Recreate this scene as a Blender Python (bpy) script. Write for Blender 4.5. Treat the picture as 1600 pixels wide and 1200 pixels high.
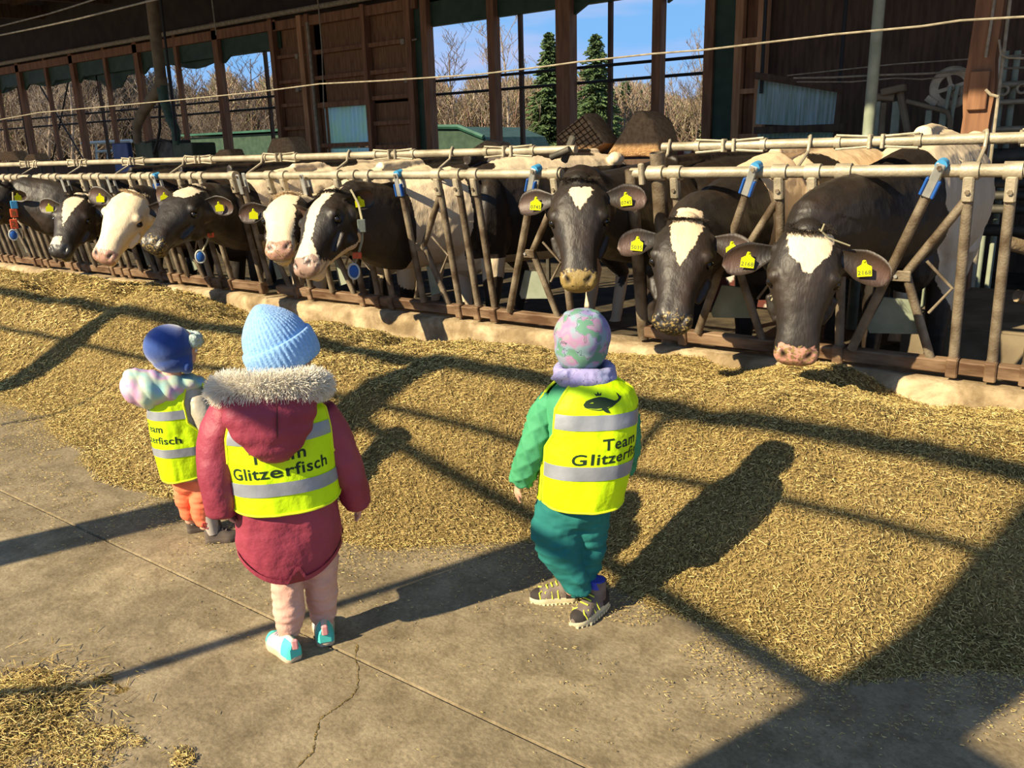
import bpy, bmesh, math, random
import numpy as np
from mathutils import Vector, Matrix
from mathutils.geometry import tessellate_polygon

random.seed(7)
RNG = np.random.default_rng(7)
COL = bpy.context.scene.collection
for o in list(bpy.data.objects):
    bpy.data.objects.remove(o)

# ------------------------------------------------------------------ camera
F_PX = 1294.8
def nz(v):
    v = np.array(v, float)
    return v / np.linalg.norm(v)
_dn = nz([125, 4600, F_PX]); _X = -nz([-1820, -315, F_PX]); _X = nz(_X - _dn * np.dot(_X, _dn))
_yu = lambda v: np.array([v[0], -v[1], -v[2]])
_Xc, _Zc = _yu(_X), _yu(-_dn)
R3 = np.array([_Xc, np.cross(_Zc, _Xc), _Zc])
CH = 1.5
CAM = np.array([0, 0, CH])

cam_data = bpy.data.cameras.new('camera')
cam_data.sensor_width = 36.0
cam_data.lens = F_PX / 1600 * 36.0
cam_data.clip_start = 0.05
cam_data.clip_end = 500
cam = bpy.data.objects.new('camera', cam_data)
COL.objects.link(cam)
cam.matrix_world = Matrix([[R3[0][0], R3[0][1], R3[0][2], 0], [R3[1][0], R3[1][1], R3[1][2], 0],
                           [R3[2][0], R3[2][1], R3[2][2], CH], [0, 0, 0, 1]])
bpy.context.scene.camera = cam

# ------------------------------------------------------------------ light
SUN_DIR = nz([0.289, 0.777, -0.559])          # the way the sunlight travels
sd = bpy.data.lights.new('sun', 'SUN')
sd.energy = 6.4
sd.color = (1.0, 0.85, 0.58)
sd.angle = math.radians(0.6)
sun = bpy.data.objects.new('sun', sd)
COL.objects.link(sun)
sun.rotation_euler = Vector(SUN_DIR).to_track_quat('-Z', 'Y').to_euler()
sun.location = (-4, -8, 9)

world = bpy.data.worlds.new('sky')
bpy.context.scene.world = world
world.use_nodes = True
wn = world.node_tree; wn.nodes.clear()
def wnode(t, **kw):
    n = wn.nodes.new(t)
    for k, v in kw.items(): setattr(n, k, v)
    return n
wo = wnode('ShaderNodeOutputWorld'); wb = wnode('ShaderNodeBackground')
tc = wnode('ShaderNodeTexCoord'); sep = wnode('ShaderNodeSeparateXYZ')
ramp = wnode('ShaderNodeValToRGB')
cr = ramp.color_ramp
cr.elements[0].position = 0.0; cr.elements[0].color = (0.42, 0.46, 0.60, 1)
cr.elements[1].position = 0.45; cr.elements[1].color = (0.12, 0.27, 0.50, 1)
e = cr.elements.new(0.10); e.color = (0.16, 0.36, 0.66, 1)
mp = wnode('ShaderNodeMapping'); mp.inputs['Scale'].default_value = (2.0, 2.0, 14.0)
cn = wnode('ShaderNodeTexNoise'); cn.inputs['Scale'].default_value = 1.6; cn.inputs['Detail'].default_value = 5
cl = wnode('ShaderNodeValToRGB'); cl.color_ramp.elements[0].position = 0.45; cl.color_ramp.elements[1].position = 0.72
mix = wnode('ShaderNodeMixRGB'); mix.inputs['Color2'].default_value = (0.40, 0.42, 0.62, 1)
wn.links.new(tc.outputs['Generated'], sep.inputs[0]); wn.links.new(sep.outputs['Z'], ramp.inputs[0])
wn.links.new(tc.outputs['Generated'], mp.inputs[0]); wn.links.new(mp.outputs[0], cn.inputs['Vector'])
wn.links.new(cn.outputs['Fac'], cl.inputs[0]); wn.links.new(cl.outputs[0], mix.inputs['Fac'])
wn.links.new(ramp.outputs[0], mix.inputs['Color1']); wn.links.new(mix.outputs[0], wb.inputs[0])
wn.links.new(wb.outputs[0], wo.inputs[0])
wb.inputs[1].default_value = 1.0

sc = bpy.context.scene
sc.view_settings.view_transform = 'Standard'
sc.view_settings.look = 'None'
sc.view_settings.exposure = 0.56
sc.view_settings.gamma = 1.0
sc.view_settings.use_curve_mapping = False

# ------------------------------------------------------------------ pixel helpers (photo frame 1600 x 1200)
def ray(px, py):
    return R3 @ np.array([px - 800, -(py - 600), -F_PX])
def at_z(px, py, z=0.0):
    r = ray(px, py); return CAM + r * (z - CH) / r[2]
def at_y(px, py, Y):
    r = ray(px, py); return CAM + r * Y / r[1]
def fence_pt(px, py, off=0.0):
    r = ray(px, py); t = (4.43 - off - .19 * (CH - .44)) / (r[1] + .19 * r[2]); return CAM + r * t

# ------------------------------------------------------------------ noise
def _hash(ix, iy, iz, seed):
    h = (ix * 374761393 + iy * 668265263 + iz * 2147483647 + seed * 974634777) & 0xffffffff
    h = ((h ^ (h >> 13)) * 1274126177) & 0xffffffff
    return ((h ^ (h >> 16)) & 0xffff) / 65535.0
def noise(p, scale=1.0, seed=0, octaves=1):
    p = np.asarray(p, float) * scale
    out = 0; amp = 1; tot = 0
    for o in range(octaves):
        q = p * (2 ** o) + 100.0
        i = np.floor(q).astype(np.int64); f = q - i; f = f * f * (3 - 2 * f)
        r = 0
        for dx in (0, 1):
            for dy in (0, 1):
                for dz in (0, 1):
                    w = (f[..., 0] if dx else 1 - f[..., 0]) * (f[..., 1] if dy else 1 - f[..., 1]) * (f[..., 2] if dz else 1 - f[..., 2])
                    r = r + w * _hash(i[..., 0] + dx, i[..., 1] + dy, i[..., 2] + dz, seed + o)
        out = out + amp * (r * 2 - 1); tot += amp; amp *= .5
    return out / tot

# ------------------------------------------------------------------ materials
def new_mat(name):
    m = bpy.data.materials.new(name); m.use_nodes = True
    nt = m.node_tree
    return m, nt, nt.nodes['Principled BSDF']
def lin(c):
    return tuple(((x / 255) / 12.92 if x / 255 <= .04045 else ((x / 255 + .055) / 1.055) ** 2.4) for x in c)
def col4(c):
    return (c[0], c[1], c[2], 1)
def mat(name, c1, c2=None, scale=20.0, detail=4.0, rough=.8, metal=0.0, bump=0.0, bscale=None, stretch=(1, 1, 1), lo=.35, hi=.65, spec=.3, sheen=0):
    m, nt, b = new_mat(name)
    b.inputs['Roughness'].default_value = rough
    b.inputs['Metallic'].default_value = metal
    b.inputs['Specular IOR Level'].default_value = spec
    if sheen: b.inputs['Sheen Weight'].default_value = sheen
    t = nt.nodes.new('ShaderNodeTexCoord'); mpn = nt.nodes.new('ShaderNodeMapping'); mpn.inputs['Scale'].default_value = stretch
    nt.links.new(t.outputs['Object'], mpn.inputs[0])
    n = nt.nodes.new('ShaderNodeTexNoise'); n.inputs['Scale'].default_value = scale; n.inputs['Detail'].default_value = detail
    nt.links.new(mpn.outputs[0], n.inputs['Vector'])
    if c2 is None:
        b.inputs['Base Color'].default_value = col4(c1)
    else:
        r = nt.nodes.new('ShaderNodeValToRGB')
        r.color_ramp.elements[0].position = lo; r.color_ramp.elements[0].color = col4(c1)
        r.color_ramp.elements[1].position = hi; r.color_ramp.elements[1].color = col4(c2)
        nt.links.new(n.outputs['Fac'], r.inputs[0]); nt.links.new(r.outputs[0], b.inputs['Base Color'])
    if bump:
        n2 = nt.nodes.new('ShaderNodeTexNoise'); n2.inputs['Scale'].default_value = bscale or scale * 2; n2.inputs['Detail'].default_value = 5
        nt.links.new(mpn.outputs[0], n2.inputs['Vector'])
        bp = nt.nodes.new('ShaderNodeBump'); bp.inputs['Strength'].default_value = min(1, bump); bp.inputs['Distance'].default_value = .01 * max(1, bump)
        nt.links.new(n2.outputs['Fac'], bp.inputs['Height']); nt.links.new(bp.outputs[0], b.inputs['Normal'])
    return m
def attr_mat(name, attr='tint', rough=.85, bump=0, bscale=60, spec=.25):
    """colour comes from a vertex colour attribute (each straw, blade or twig has its own colour)"""
    m, nt, b = new_mat(name)
    a = nt.nodes.new('ShaderNodeAttribute'); a.attribute_name = attr
    nt.links.new(a.outputs['Color'], b.inputs['Base Color'])
    b.inputs['Roughness'].default_value = rough; b.inputs['Specular IOR Level'].default_value = spec
    if bump:
        t = nt.nodes.new('ShaderNodeTexCoord')
        n2 = nt.nodes.new('ShaderNodeTexNoise'); n2.inputs['Scale'].default_value = bscale
        nt.links.new(t.outputs['Object'], n2.inputs['Vector'])
        bp = nt.nodes.new('ShaderNodeBump'); bp.inputs['Strength'].default_value = bump; bp.inputs['Distance'].default_value = .01
        nt.links.new(n2.outputs['Fac'], bp.inputs['Height']); nt.links.new(bp.outputs[0], b.inputs['Normal'])
    return m

# ------------------------------------------------------------------ mesh building
class MB:
    def __init__(s): s.v = []; s.f = []; s.n = 0
    def add(s, v, f):
        v = np.asarray(v, float).reshape(-1, 3); s.v.append(v)
        s.f += [tuple(i + s.n for i in q) for q in f]; s.n += len(v); return s
    def box(s, c, size, rot=None, taper=None):
        a, b, d = np.array(size) / 2
        v = np.array([[x * a, y * b, z * d] for z in (-1, 1) for y in (-1, 1) for x in (-1, 1)], float)
        if taper: v[4:, :2] *= taper
        if rot is not None: v = v @ np.asarray(rot).T
        return s.add(v + np.array(c), [(0, 2, 3, 1), (4, 5, 7, 6), (0, 1, 5, 4), (2, 6, 7, 3), (0, 4, 6, 2), (1, 3, 7, 5)])
    def bevbox(s, c, size, bev=.005, rot=None):
        a, b, d = np.array(size) / 2
        prof = []
        for k in range(8):
            sx = [1, 1, -1, -1, -1, -1, 1, 1][k]; sy = [-1, 1, 1, 1, 1, -1, -1, -1][k]
        pts = [(a, -b + bev), (a, b - bev), (a - bev, b), (-a + bev, b), (-a, b - bev), (-a, -b + bev), (-a + bev, -b), (a - bev, -b)]
        rings = []
        for z, q in ((-d, bev), (-d + bev, 0), (d - bev, 0), (d, bev)):
            rings.append([(x * (1 - q / a), y * (1 - q / b), z) for x, y in pts])
        v = np.array(rings).reshape(-1, 3)
        if rot is not None: v = v @ np.asarray(rot).T
        f = []
        for i in range(3):
            for k in range(8):
                f.append((i * 8 + k, i * 8 + (k + 1) % 8, i * 8 + 8 + (k + 1) % 8, i * 8 + 8 + k))
        f.append(tuple(range(7, -1, -1))); f.append(tuple(range(24, 32)))
        return s.add(v + np.array(c), f)
    def tube(s, path, r, n=12, cap=True, flat=1.0, up=None):
        P = np.array(path, float)
        rr = np.full(len(P), r, float) if np.isscalar(r) else np.array(r, float)
        T = np.zeros_like(P); T[1:-1] = P[2:] - P[:-2]; T[0] = P[1] - P[0]; T[-1] = P[-1] - P[-2]
        T /= np.linalg.norm(T, axis=1)[:, None] + 1e-12
        u = np.array(up if up is not None else ([0, 0, 1] if abs(T[0][2]) < .9 else [1, 0, 0]), float)
        rings = []
        for i in range(len(P)):
            u = u - T[i] * np.dot(u, T[i]); u /= np.linalg.norm(u) + 1e-12
            w = np.cross(T[i], u)
            a = np.arange(n) * 2 * math.pi / n
            rings.append(P[i] + rr[i] * (np.cos(a)[:, None] * w + flat * np.sin(a)[:, None] * u))
        return s.rings(rings, cap)
    def rings(s, rings, cap=True, closed=True):
        R = np.array(rings); m, n = R.shape[:2]
        f = []
        kk = n if closed else n - 1
        for i in range(m - 1):
            for k in range(kk):
                f.append((i * n + k, i * n + (k + 1) % n, (i + 1) * n + (k + 1) % n, (i + 1) * n + k))
        if cap and closed:
            f.append(tuple(range(n - 1, -1, -1))); f.append(tuple(range((m - 1) * n, m * n)))
        return s.add(R.reshape(-1, 3), f)
    def sphere(s, c, r, nu=16, nv=10, rot=None):
        r = np.array([r] * 3 if np.isscalar(r) else r, float)
        rings = []
        for j in range(1, nv):
            a = math.pi * j / nv
            rings.append([(math.sin(a) * math.cos(2 * math.pi * k / nu), math.sin(a) * math.sin(2 * math.pi * k / nu), -math.cos(a)) for k in range(nu)])
        v = np.array(rings).reshape(-1, 3) * r
        v = np.vstack([v, [[0, 0, -r[2]]], [[0, 0, r[2]]]])
        f = []
        m = nv - 1
        for i in range(m - 1):
            for k in range(nu):
                f.append((i * nu + k, i * nu + (k + 1) % nu, (i + 1) * nu + (k + 1) % nu, (i + 1) * nu + k))
        for k in range(nu):
            f.append((m * nu, (k + 1) % nu, k)); f.append((m * nu + 1, (m - 1) * nu + k, (m - 1) * nu + (k + 1) % nu))
        if rot is not None: v = v @ np.asarray(rot).T
        return s.add(v + np.array(c), f)
    def prism(s, poly, o, ax, ay, th):
        """2-D polygon placed at o in the plane of ax, ay and given a thickness th along their cross product"""
        poly = np.array(poly, float); ax = nz(ax); ay = nz(ay); w = np.cross(ax, ay) * th
        base = np.array(o) + poly[:, :1] * ax + poly[:, 1:] * ay
        n = len(poly)
        v = np.vstack([base - w / 2, base + w / 2])
        tri = tessellate_polygon([[Vector((p[0], p[1], 0)) for p in poly]])
        f = [tuple(t) for t in tri] + [tuple(i + n for i in t) for t in tri] + [(i, (i + 1) % n, n + (i + 1) % n, n + i) for i in range(n)]
        return s.add(v, f)
    def arrays(s): return np.vstack(s.v), s.f

def origin_of(parent):
    o = np.zeros(3)
    while parent is not None:
        o += np.array(parent.location); parent = parent.parent
    return o
def mesh_from(name, v, f, smooth=False, angle=None):
    me = bpy.data.meshes.new(name)
    me.from_pydata(np.asarray(v, float).tolist(), [], [tuple(int(i) for i in q) for q in f])
    me.validate()
    if smooth:
        me.polygons.foreach_set('use_smooth', [True] * len(me.polygons))
        if angle: 
            me.set_sharp_from_angle(angle=math.radians(angle))
    return me
def fix_normals(me):
    bm = bmesh.new(); bm.from_mesh(me)
    bmesh.ops.recalc_face_normals(bm, faces=bm.faces)
    bm.to_mesh(me); bm.free()
def obj(name, mb, m, parent=None, smooth=False, angle=40, label=None, kind=None, category=None, group=None):
    v, f = mb.arrays() if isinstance(mb, MB) else mb
    v = v - origin_of(parent)
    me = mesh_from(name, v, f, smooth, None)
    fix_normals(me)
    if smooth and angle: me.set_sharp_from_angle(angle=math.radians(angle))
    me.materials.append(m)
    o = bpy.data.objects.new(name, me); COL.objects.link(o)
    if parent: o.parent = parent
    for k, val in (('label', label), ('kind', kind), ('category', category), ('group', group)):
        if val: o[k] = val
    return o
def thing(name, loc, label, category, group=None):
    o = bpy.data.objects.new(name, None); COL.objects.link(o)
    o.empty_display_size = .1
    o.location = [float(x) for x in loc]; o['label'] = label; o['category'] = category
    if group: o['group'] = group
    return o
def struct(name, mb, m, **kw): return obj(name, mb, m, kind='structure', **kw)
def single(name, mb, m, label, category, **kw):
    """one-mesh thing: origin moved to the bottom centre of its bounds"""
    v, f = mb.arrays() if isinstance(mb, MB) else mb
    lo, hi = v.min(0), v.max(0); c = np.array([(lo[0] + hi[0]) / 2, (lo[1] + hi[1]) / 2, lo[2]])
    o = obj(name, (v - c, f), m, label=label, category=category, **kw); o.location = c.tolist()
    return o
def copy_tree(o, parent=None):
    c = o.copy(); COL.objects.link(c)
    if parent: c.parent = parent
    for ch in [x for x in bpy.data.objects if x.parent == o]:
        copy_tree(ch, c)
    return c
def remeshed(mb, voxel, smooth_iter=3, name='tmp'):
    """one continuous surface grown from overlapping closed shapes"""
    v, f = mb.arrays()
    me = mesh_from(name, v, f); fix_normals(me)
    o = bpy.data.objects.new(name, me); COL.objects.link(o)
    r = o.modifiers.new('r', 'REMESH'); r.mode = 'VOXEL'; r.voxel_size = voxel
    if smooth_iter:
        s = o.modifiers.new('s', 'SMOOTH'); s.iterations = smooth_iter; s.factor = .5
    dg = bpy.context.evaluated_depsgraph_get(); dg.update()
    ev = o.evaluated_get(dg); m2 = ev.to_mesh()
    n = len(m2.vertices); co = np.empty(n * 3); m2.vertices.foreach_get('co', co)
    fs = [tuple(p.vertices) for p in m2.polygons]
    ev.to_mesh_clear()
    bpy.data.objects.remove(o); bpy.data.meshes.remove(me)
    return co.reshape(-1, 3), fs
def normals_of(v, f):
    f4 = np.array([q if len(q) == 4 else (q[0], q[1], q[2], q[2]) for q in f])
    a, b, c, d = v[f4[:, 0]], v[f4[:, 1]], v[f4[:, 2]], v[f4[:, 3]]
    fn = np.cross(c - a, d - b); 
    tri = f4[:, 2] == f4[:, 3]
    if tri.any(): fn[tri] = np.cross(b[tri] - a[tri], c[tri] - a[tri])
    vn = np.zeros_like(v)
    for k in range(4): np.add.at(vn, f4[:, k], fn)
    return vn / (np.linalg.norm(vn, axis=1)[:, None] + 1e-12)
def set_attr(o, name, data, domain='POINT', typ='FLOAT'):
    a = o.data.attributes.new(name, typ, domain)
    if typ == 'FLOAT': a.data.foreach_set('value', np.asarray(data, np.float32))
    else:
        d = np.asarray(data, np.float32)
        if d.shape[1] == 3: d = np.hstack([d, np.ones((len(d), 1), np.float32)])
        a.data.foreach_set('color', d.ravel())
def fast_obj(name, v, quads, m, parent=None, **tags):
    """large all-quad mesh built straight from arrays"""
    v = np.asarray(v, np.float32); quads = np.asarray(quads, np.int32)
    k = quads.shape[1]
    me = bpy.data.meshes.new(name)
    me.vertices.add(len(v)); me.vertices.foreach_set('co', v.ravel())
    me.loops.add(quads.size); me.loops.foreach_set('vertex_index', quads.ravel())
    me.polygons.add(len(quads)); me.polygons.foreach_set('loop_start', np.arange(0, quads.size, k, dtype=np.int32))
    me.update(calc_edges=True); me.validate()
    me.materials.append(m)
    o = bpy.data.objects.new(name, me); COL.objects.link(o)
    if parent: o.parent = parent
    for a, b in tags.items(): o[a] = b
    return o
def strips(P, D, L, W, N, bend=.15):
    """thin three-sided slivers: P centre, D direction, L length, W width, N up normal; returns verts, tris and count per sliver"""
    D = D / np.linalg.norm(D, axis=1)[:, None]
    S = np.cross(D, N); S /= np.linalg.norm(S, axis=1)[:, None] + 1e-9
    U = np.cross(S, D)
    L = L[:, None]; W = W[:, None]
    a = P - D * L / 2 - S * W / 2; b = P - D * L / 2 + S * W / 2
    c = P + D * L / 2 + S * W / 2; d = P + D * L / 2 - S * W / 2
    t = P + U * W * .8 - D * L / 2; t2 = P + U * W * .8 + D * L / 2
    v = np.stack([a, b, t, d, c, t2], 1).reshape(-1, 3)
    n = len(P); base = np.arange(n)[:, None] * 6
    q = np.concatenate([base + np.array([[0, 2, 5, 3]]), base + np.array([[2, 1, 4, 5]]), base + np.array([[1, 0, 3, 4]])], 1).reshape(-1, 4)
    return v, q
# ================================================================== MATERIALS
M = {}
def blotch(m, scale, lo, hi, dark, fac=1.0):
    """multiply a finer stain pattern over a material's colour"""
    nt = m.node_tree; b = nt.nodes['Principled BSDF']; src = b.inputs['Base Color'].links[0].from_socket
    t = nt.nodes.new('ShaderNodeTexCoord'); n = nt.nodes.new('ShaderNodeTexNoise'); n.inputs['Scale'].default_value = scale; n.inputs['Detail'].default_value = 10; n.inputs['Roughness'].default_value = .68; n.inputs['Distortion'].default_value = .6
    nt.links.new(t.outputs['Object'], n.inputs['Vector']); r = nt.nodes.new('ShaderNodeValToRGB'); r.color_ramp.elements[0].position = lo; r.color_ramp.elements[0].color = col4(dark); r.color_ramp.elements[1].position = hi; r.color_ramp.elements[1].color = (1, 1, 1, 1)
    nt.links.new(n.outputs['Fac'], r.inputs[0]); mx = nt.nodes.new('ShaderNodeMixRGB'); mx.blend_type = 'MULTIPLY'; mx.inputs[0].default_value = fac
    nt.links.new(src, mx.inputs[1]); nt.links.new(r.outputs[0], mx.inputs[2]); nt.links.new(mx.outputs[0], b.inputs['Base Color'])
M['concrete'] = mat('concrete', (.235, .185, .115), (.39, .31, .195), scale=3.0, detail=10, rough=.9, bump=.35, bscale=60, lo=.3, hi=.7)
M['kerb'] = mat('kerb_concrete', (.32, .235, .14), (.58, .45, .28), scale=7, detail=8, rough=.9, bump=.6, bscale=50)
blotch(M['concrete'], 9, .36, .62, (.62, .60, .56)); blotch(M['concrete'], 70, .38, .6, (.72, .72, .70))
M['manure_floor'] = mat('stable_floor', (.035, .027, .018), (.10, .078, .045), scale=5, detail=8, rough=.8, bump=1.0, bscale=25)
M['outdoor'] = mat('outdoor_ground', (.26, .20, .11), (.36, .28, .16), scale=1.5, detail=6, rough=1)
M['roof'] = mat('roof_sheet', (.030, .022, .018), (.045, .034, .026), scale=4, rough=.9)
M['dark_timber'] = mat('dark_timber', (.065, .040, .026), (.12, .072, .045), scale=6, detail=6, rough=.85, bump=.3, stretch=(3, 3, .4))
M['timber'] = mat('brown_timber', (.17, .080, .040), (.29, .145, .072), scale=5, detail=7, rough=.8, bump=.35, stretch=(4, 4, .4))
M['timber_pale'] = mat('pale_timber', (.34, .17, .08), (.50, .27, .13), scale=5, detail=7, rough=.8, bump=.4, stretch=(4, 4, .4))
M['plank'] = mat('plank_infill', (.15, .075, .036), (.27, .14, .066), scale=7, detail=8, rough=.85, bump=.5, stretch=(5, 5, .5))
M['green_paint'] = mat('green_paint', (.022, .048, .028), (.040, .075, .044), scale=5, rough=.6)
M['green_sheet'] = mat('green_sheet', (.02, .075, .05), (.03, .11, .07), scale=3, rough=.6)
M['teal_sheet'] = mat('corrugated_sheet', (.16, .33, .27), (.22, .38, .55), scale=3, rough=.35, spec=.5, stretch=(1, 1, .5))
M['strip_sheet'] = mat('strip_curtain', (.05, .10, .085), (.14, .22, .27), scale=9, rough=.35, stretch=(2, 2, .3))
M['pipe'] = mat('galvanised_pipe', (.25, .21, .14), (.47, .40, .28), scale=8, detail=8, rough=.5, metal=.25, bump=.25, bscale=90, lo=.3, hi=.6, spec=.5)
M['bar'] = mat('weathered_bar', (.085, .055, .030), (.25, .20, .135), scale=9, detail=8, rough=.6, metal=.2, bump=.35, bscale=90, lo=.36, hi=.62, spec=.5)
M['steel'] = mat('bright_zinc', (.40, .41, .38), (.60, .60, .56), scale=14, rough=.35, metal=.6, spec=.6)
M['rail'] = mat('rusty_rail', (.10, .052, .026), (.28, .185, .11), scale=9, detail=8, rough=.7, metal=.1, bump=.4, stretch=(.5, 2, 2))
M['blue_plastic'] = mat('blue_plastic', (.02, .10, .38), rough=.4)
M['light_blue_plastic'] = mat('light_blue_plastic', (.06, .30, .55), rough=.4)
M['guard'] = mat('grey_green_plate', (.21, .24, .17), (.30, .33, .25), scale=8, detail=6, rough=.6, bump=.2)
M['brass'] = mat('brass', (.45, .24, .08), (.62, .36, .14), scale=20, rough=.35, metal=.7)
M['black_pipe'] = mat('dull_dark_metal', (.04, .038, .03), (.10, .09, .07), scale=8, rough=.6, metal=.3)
M['wire'] = mat('dusty_wire', (.22, .19, .13), (.36, .31, .22), scale=20, rough=.8)
M['dark_wire'] = mat('dark_wire', (.02, .02, .018), rough=.6)
M['dusty_tube'] = mat('dusty_brown_tube', (.15, .115, .07), (.24, .19, .12), scale=5, detail=7, rough=.9, bump=.2)
M['green_hose'] = mat('green_hose', (.03, .08, .055), (.08, .12, .08), scale=8, rough=.7)
M['cabinet'] = mat('green_cabinet', (.05, .075, .045), (.10, .115, .075), scale=4, rough=.7)
M['blue_panel'] = mat('blue_panel', (.03, .055, .17), (.06, .09, .24), scale=5, rough=.5)
M['bale'] = mat('brown_bale', (.38, .21, .09), (.62, .37, .17), scale=25, detail=8, rough=1, bump=1.0, bscale=60)
M['rope'] = mat('bale_net', (.06, .03, .012), rough=1)
M['maroon'] = mat('peeling_maroon', (.10, .025, .018), (.50, .46, .38), scale=5, detail=9, rough=.8, lo=.56, hi=.60)
M['white_frame'] = mat('white_frame', (.55, .55, .48), rough=.6)
M['skin'] = mat('skin', (.62, .33, .22), (.68, .38, .27), scale=15, rough=.55)
M['eye_white'] = mat('eye_white', (.8, .8, .78), rough=.2)
M['eye_dark'] = mat('eye_dark', (.008, .006, .005), rough=.08, spec=.6)
M['hair'] = mat('brown_hair', (.10, .055, .025), (.20, .12, .06), scale=60, rough=.7, stretch=(1, 1, .1))
M['vest'] = mat('hi_vis_yellow', (.62, .92, .0), (.72, 1.0, .005), scale=6, rough=.6, bump=1.0, bscale=13)
M['vest_piping'] = mat('vest_piping', (.74, .86, .02), rough=.6)
M['reflective'] = mat('reflective_tape', (.25, .27, .30), (.36, .38, .43), scale=9, rough=.45, metal=.2, bump=.2, bscale=25)
M['print'] = mat('dark_print', (.015, .035, .015), rough=.6)
M['print_pale'] = mat('yellow_print', (.35, .48, .02), rough=.6)
M['parka'] = mat('burgundy_shell', (.24, .030, .056), (.35, .055, .090), scale=5, rough=.55, bump=1.6, bscale=12, spec=.35)
M['parka_dark'] = mat('burgundy_seam', (.075, .012, .022), rough=.5)
M['fur'] = attr_mat('cream_fur', rough=.9)
M['beanie'] = mat('pale_blue_knit', (.20, .40, .72), (.28, .50, .82), scale=120, rough=.95, bump=.4, bscale=160, sheen=.4)
M['beanie_dark'] = mat('knit_seam', (.03, .08, .20), rough=1)
M['pink_trousers'] = mat('pink_trousers', (.60, .34, .27), (.70, .43, .34), scale=12, rough=.95, bump=1.2, bscale=16)
M['white_shoe'] = mat('white_shoe', (.62, .60, .48), (.72, .70, .58), scale=30, rough=.7)
M['turquoise'] = mat('turquoise_panel', (.08, .55, .50), rough=.6)
M['cream_sole'] = mat('cream_sole', (.50, .40, .27), (.62, .52, .38), scale=20, rough=.8)
M['pink_tab'] = mat('pink_tab', (.70, .30, .30), rough=.8)
M['lilac_lace'] = mat('lilac_lace', (.50, .38, .50), rough=.9)
M['navy'] = mat('navy_velvet', (.008, .040, .20), (.016, .065, .30), scale=12, rough=.8, bump=.3, sheen=.6)
M['fleece'] = mat('pale_green_fleece', (.42, .55, .48), (.62, .70, .58), scale=60, rough=1, bump=1.0, bscale=120)
M['coral'] = mat('coral_trousers', (.85, .17, .075), (1.0, .26, .13), scale=9, rough=.8, bump=.5, bscale=18)
M['silver_sleeve'] = mat('beige_shell', (.42, .37, .28), (.56, .50, .40), scale=6, rough=.35, bump=.8, bscale=16, spec=.6)
M['taupe_boot'] = mat('taupe_boot', (.20, .15, .13), (.30, .23, .20), scale=14, rough=.8, bump=.4)
M['dark_boot'] = mat('dark_boot', (.07, .055, .045), (.13, .10, .08), scale=14, rough=.7)
M['boot_grey'] = mat('grey_boot_cuff', (.33, .29, .26), (.42, .37, .33), scale=14, rough=.8)
M['red_heart'] = mat('red_heart', (.45, .03, .06), rough=.6)
M['green_jacket'] = mat('green_quilt', (.045, .24, .11), (.065, .32, .15), scale=8, rough=.75, bump=.3, bscale=30)
M['teal_trousers'] = mat('teal_trousers', (.012, .135, .125), (.022, .20, .18), scale=7, rough=.85, bump=.6, bscale=12)
M['teal_band'] = mat('dark_teal', (.008, .06, .07), rough=.8)
M['hike'] = mat('hiking_shoe', (.13, .10, .085), (.20, .16, .135), scale=24, rough=.8)
M['hike_dark'] = mat('hiking_mesh', (.035, .028, .025), rough=.8)
M['lime'] = mat('lime_lace', (.62, .66, .06), rough=.6)
M['hike_sole'] = mat('pale_sole', (.58, .52, .34), rough=.8)
M['sock'] = mat('blue_sock', (.05, .07, .45), rough=.9)
M['tag'] = mat('yellow_tag', (.72, .74, .0), rough=.45)
M['tag_text'] = mat('tag_print', (.10, .12, .02), rough=.6)
M['strap'] = mat('collar_strap', (.30, .27, .16), (.42, .38, .24), scale=30, rough=.8)
M['orange'] = mat('orange_block', (.65, .10, .035), rough=.5)
M['white_plastic'] = mat('white_plastic', (.55, .58, .55), rough=.5)
M['grey_device'] = mat('grey_device', (.10, .12, .11), (.16, .18, .16), scale=30, rough=.6)

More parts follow.
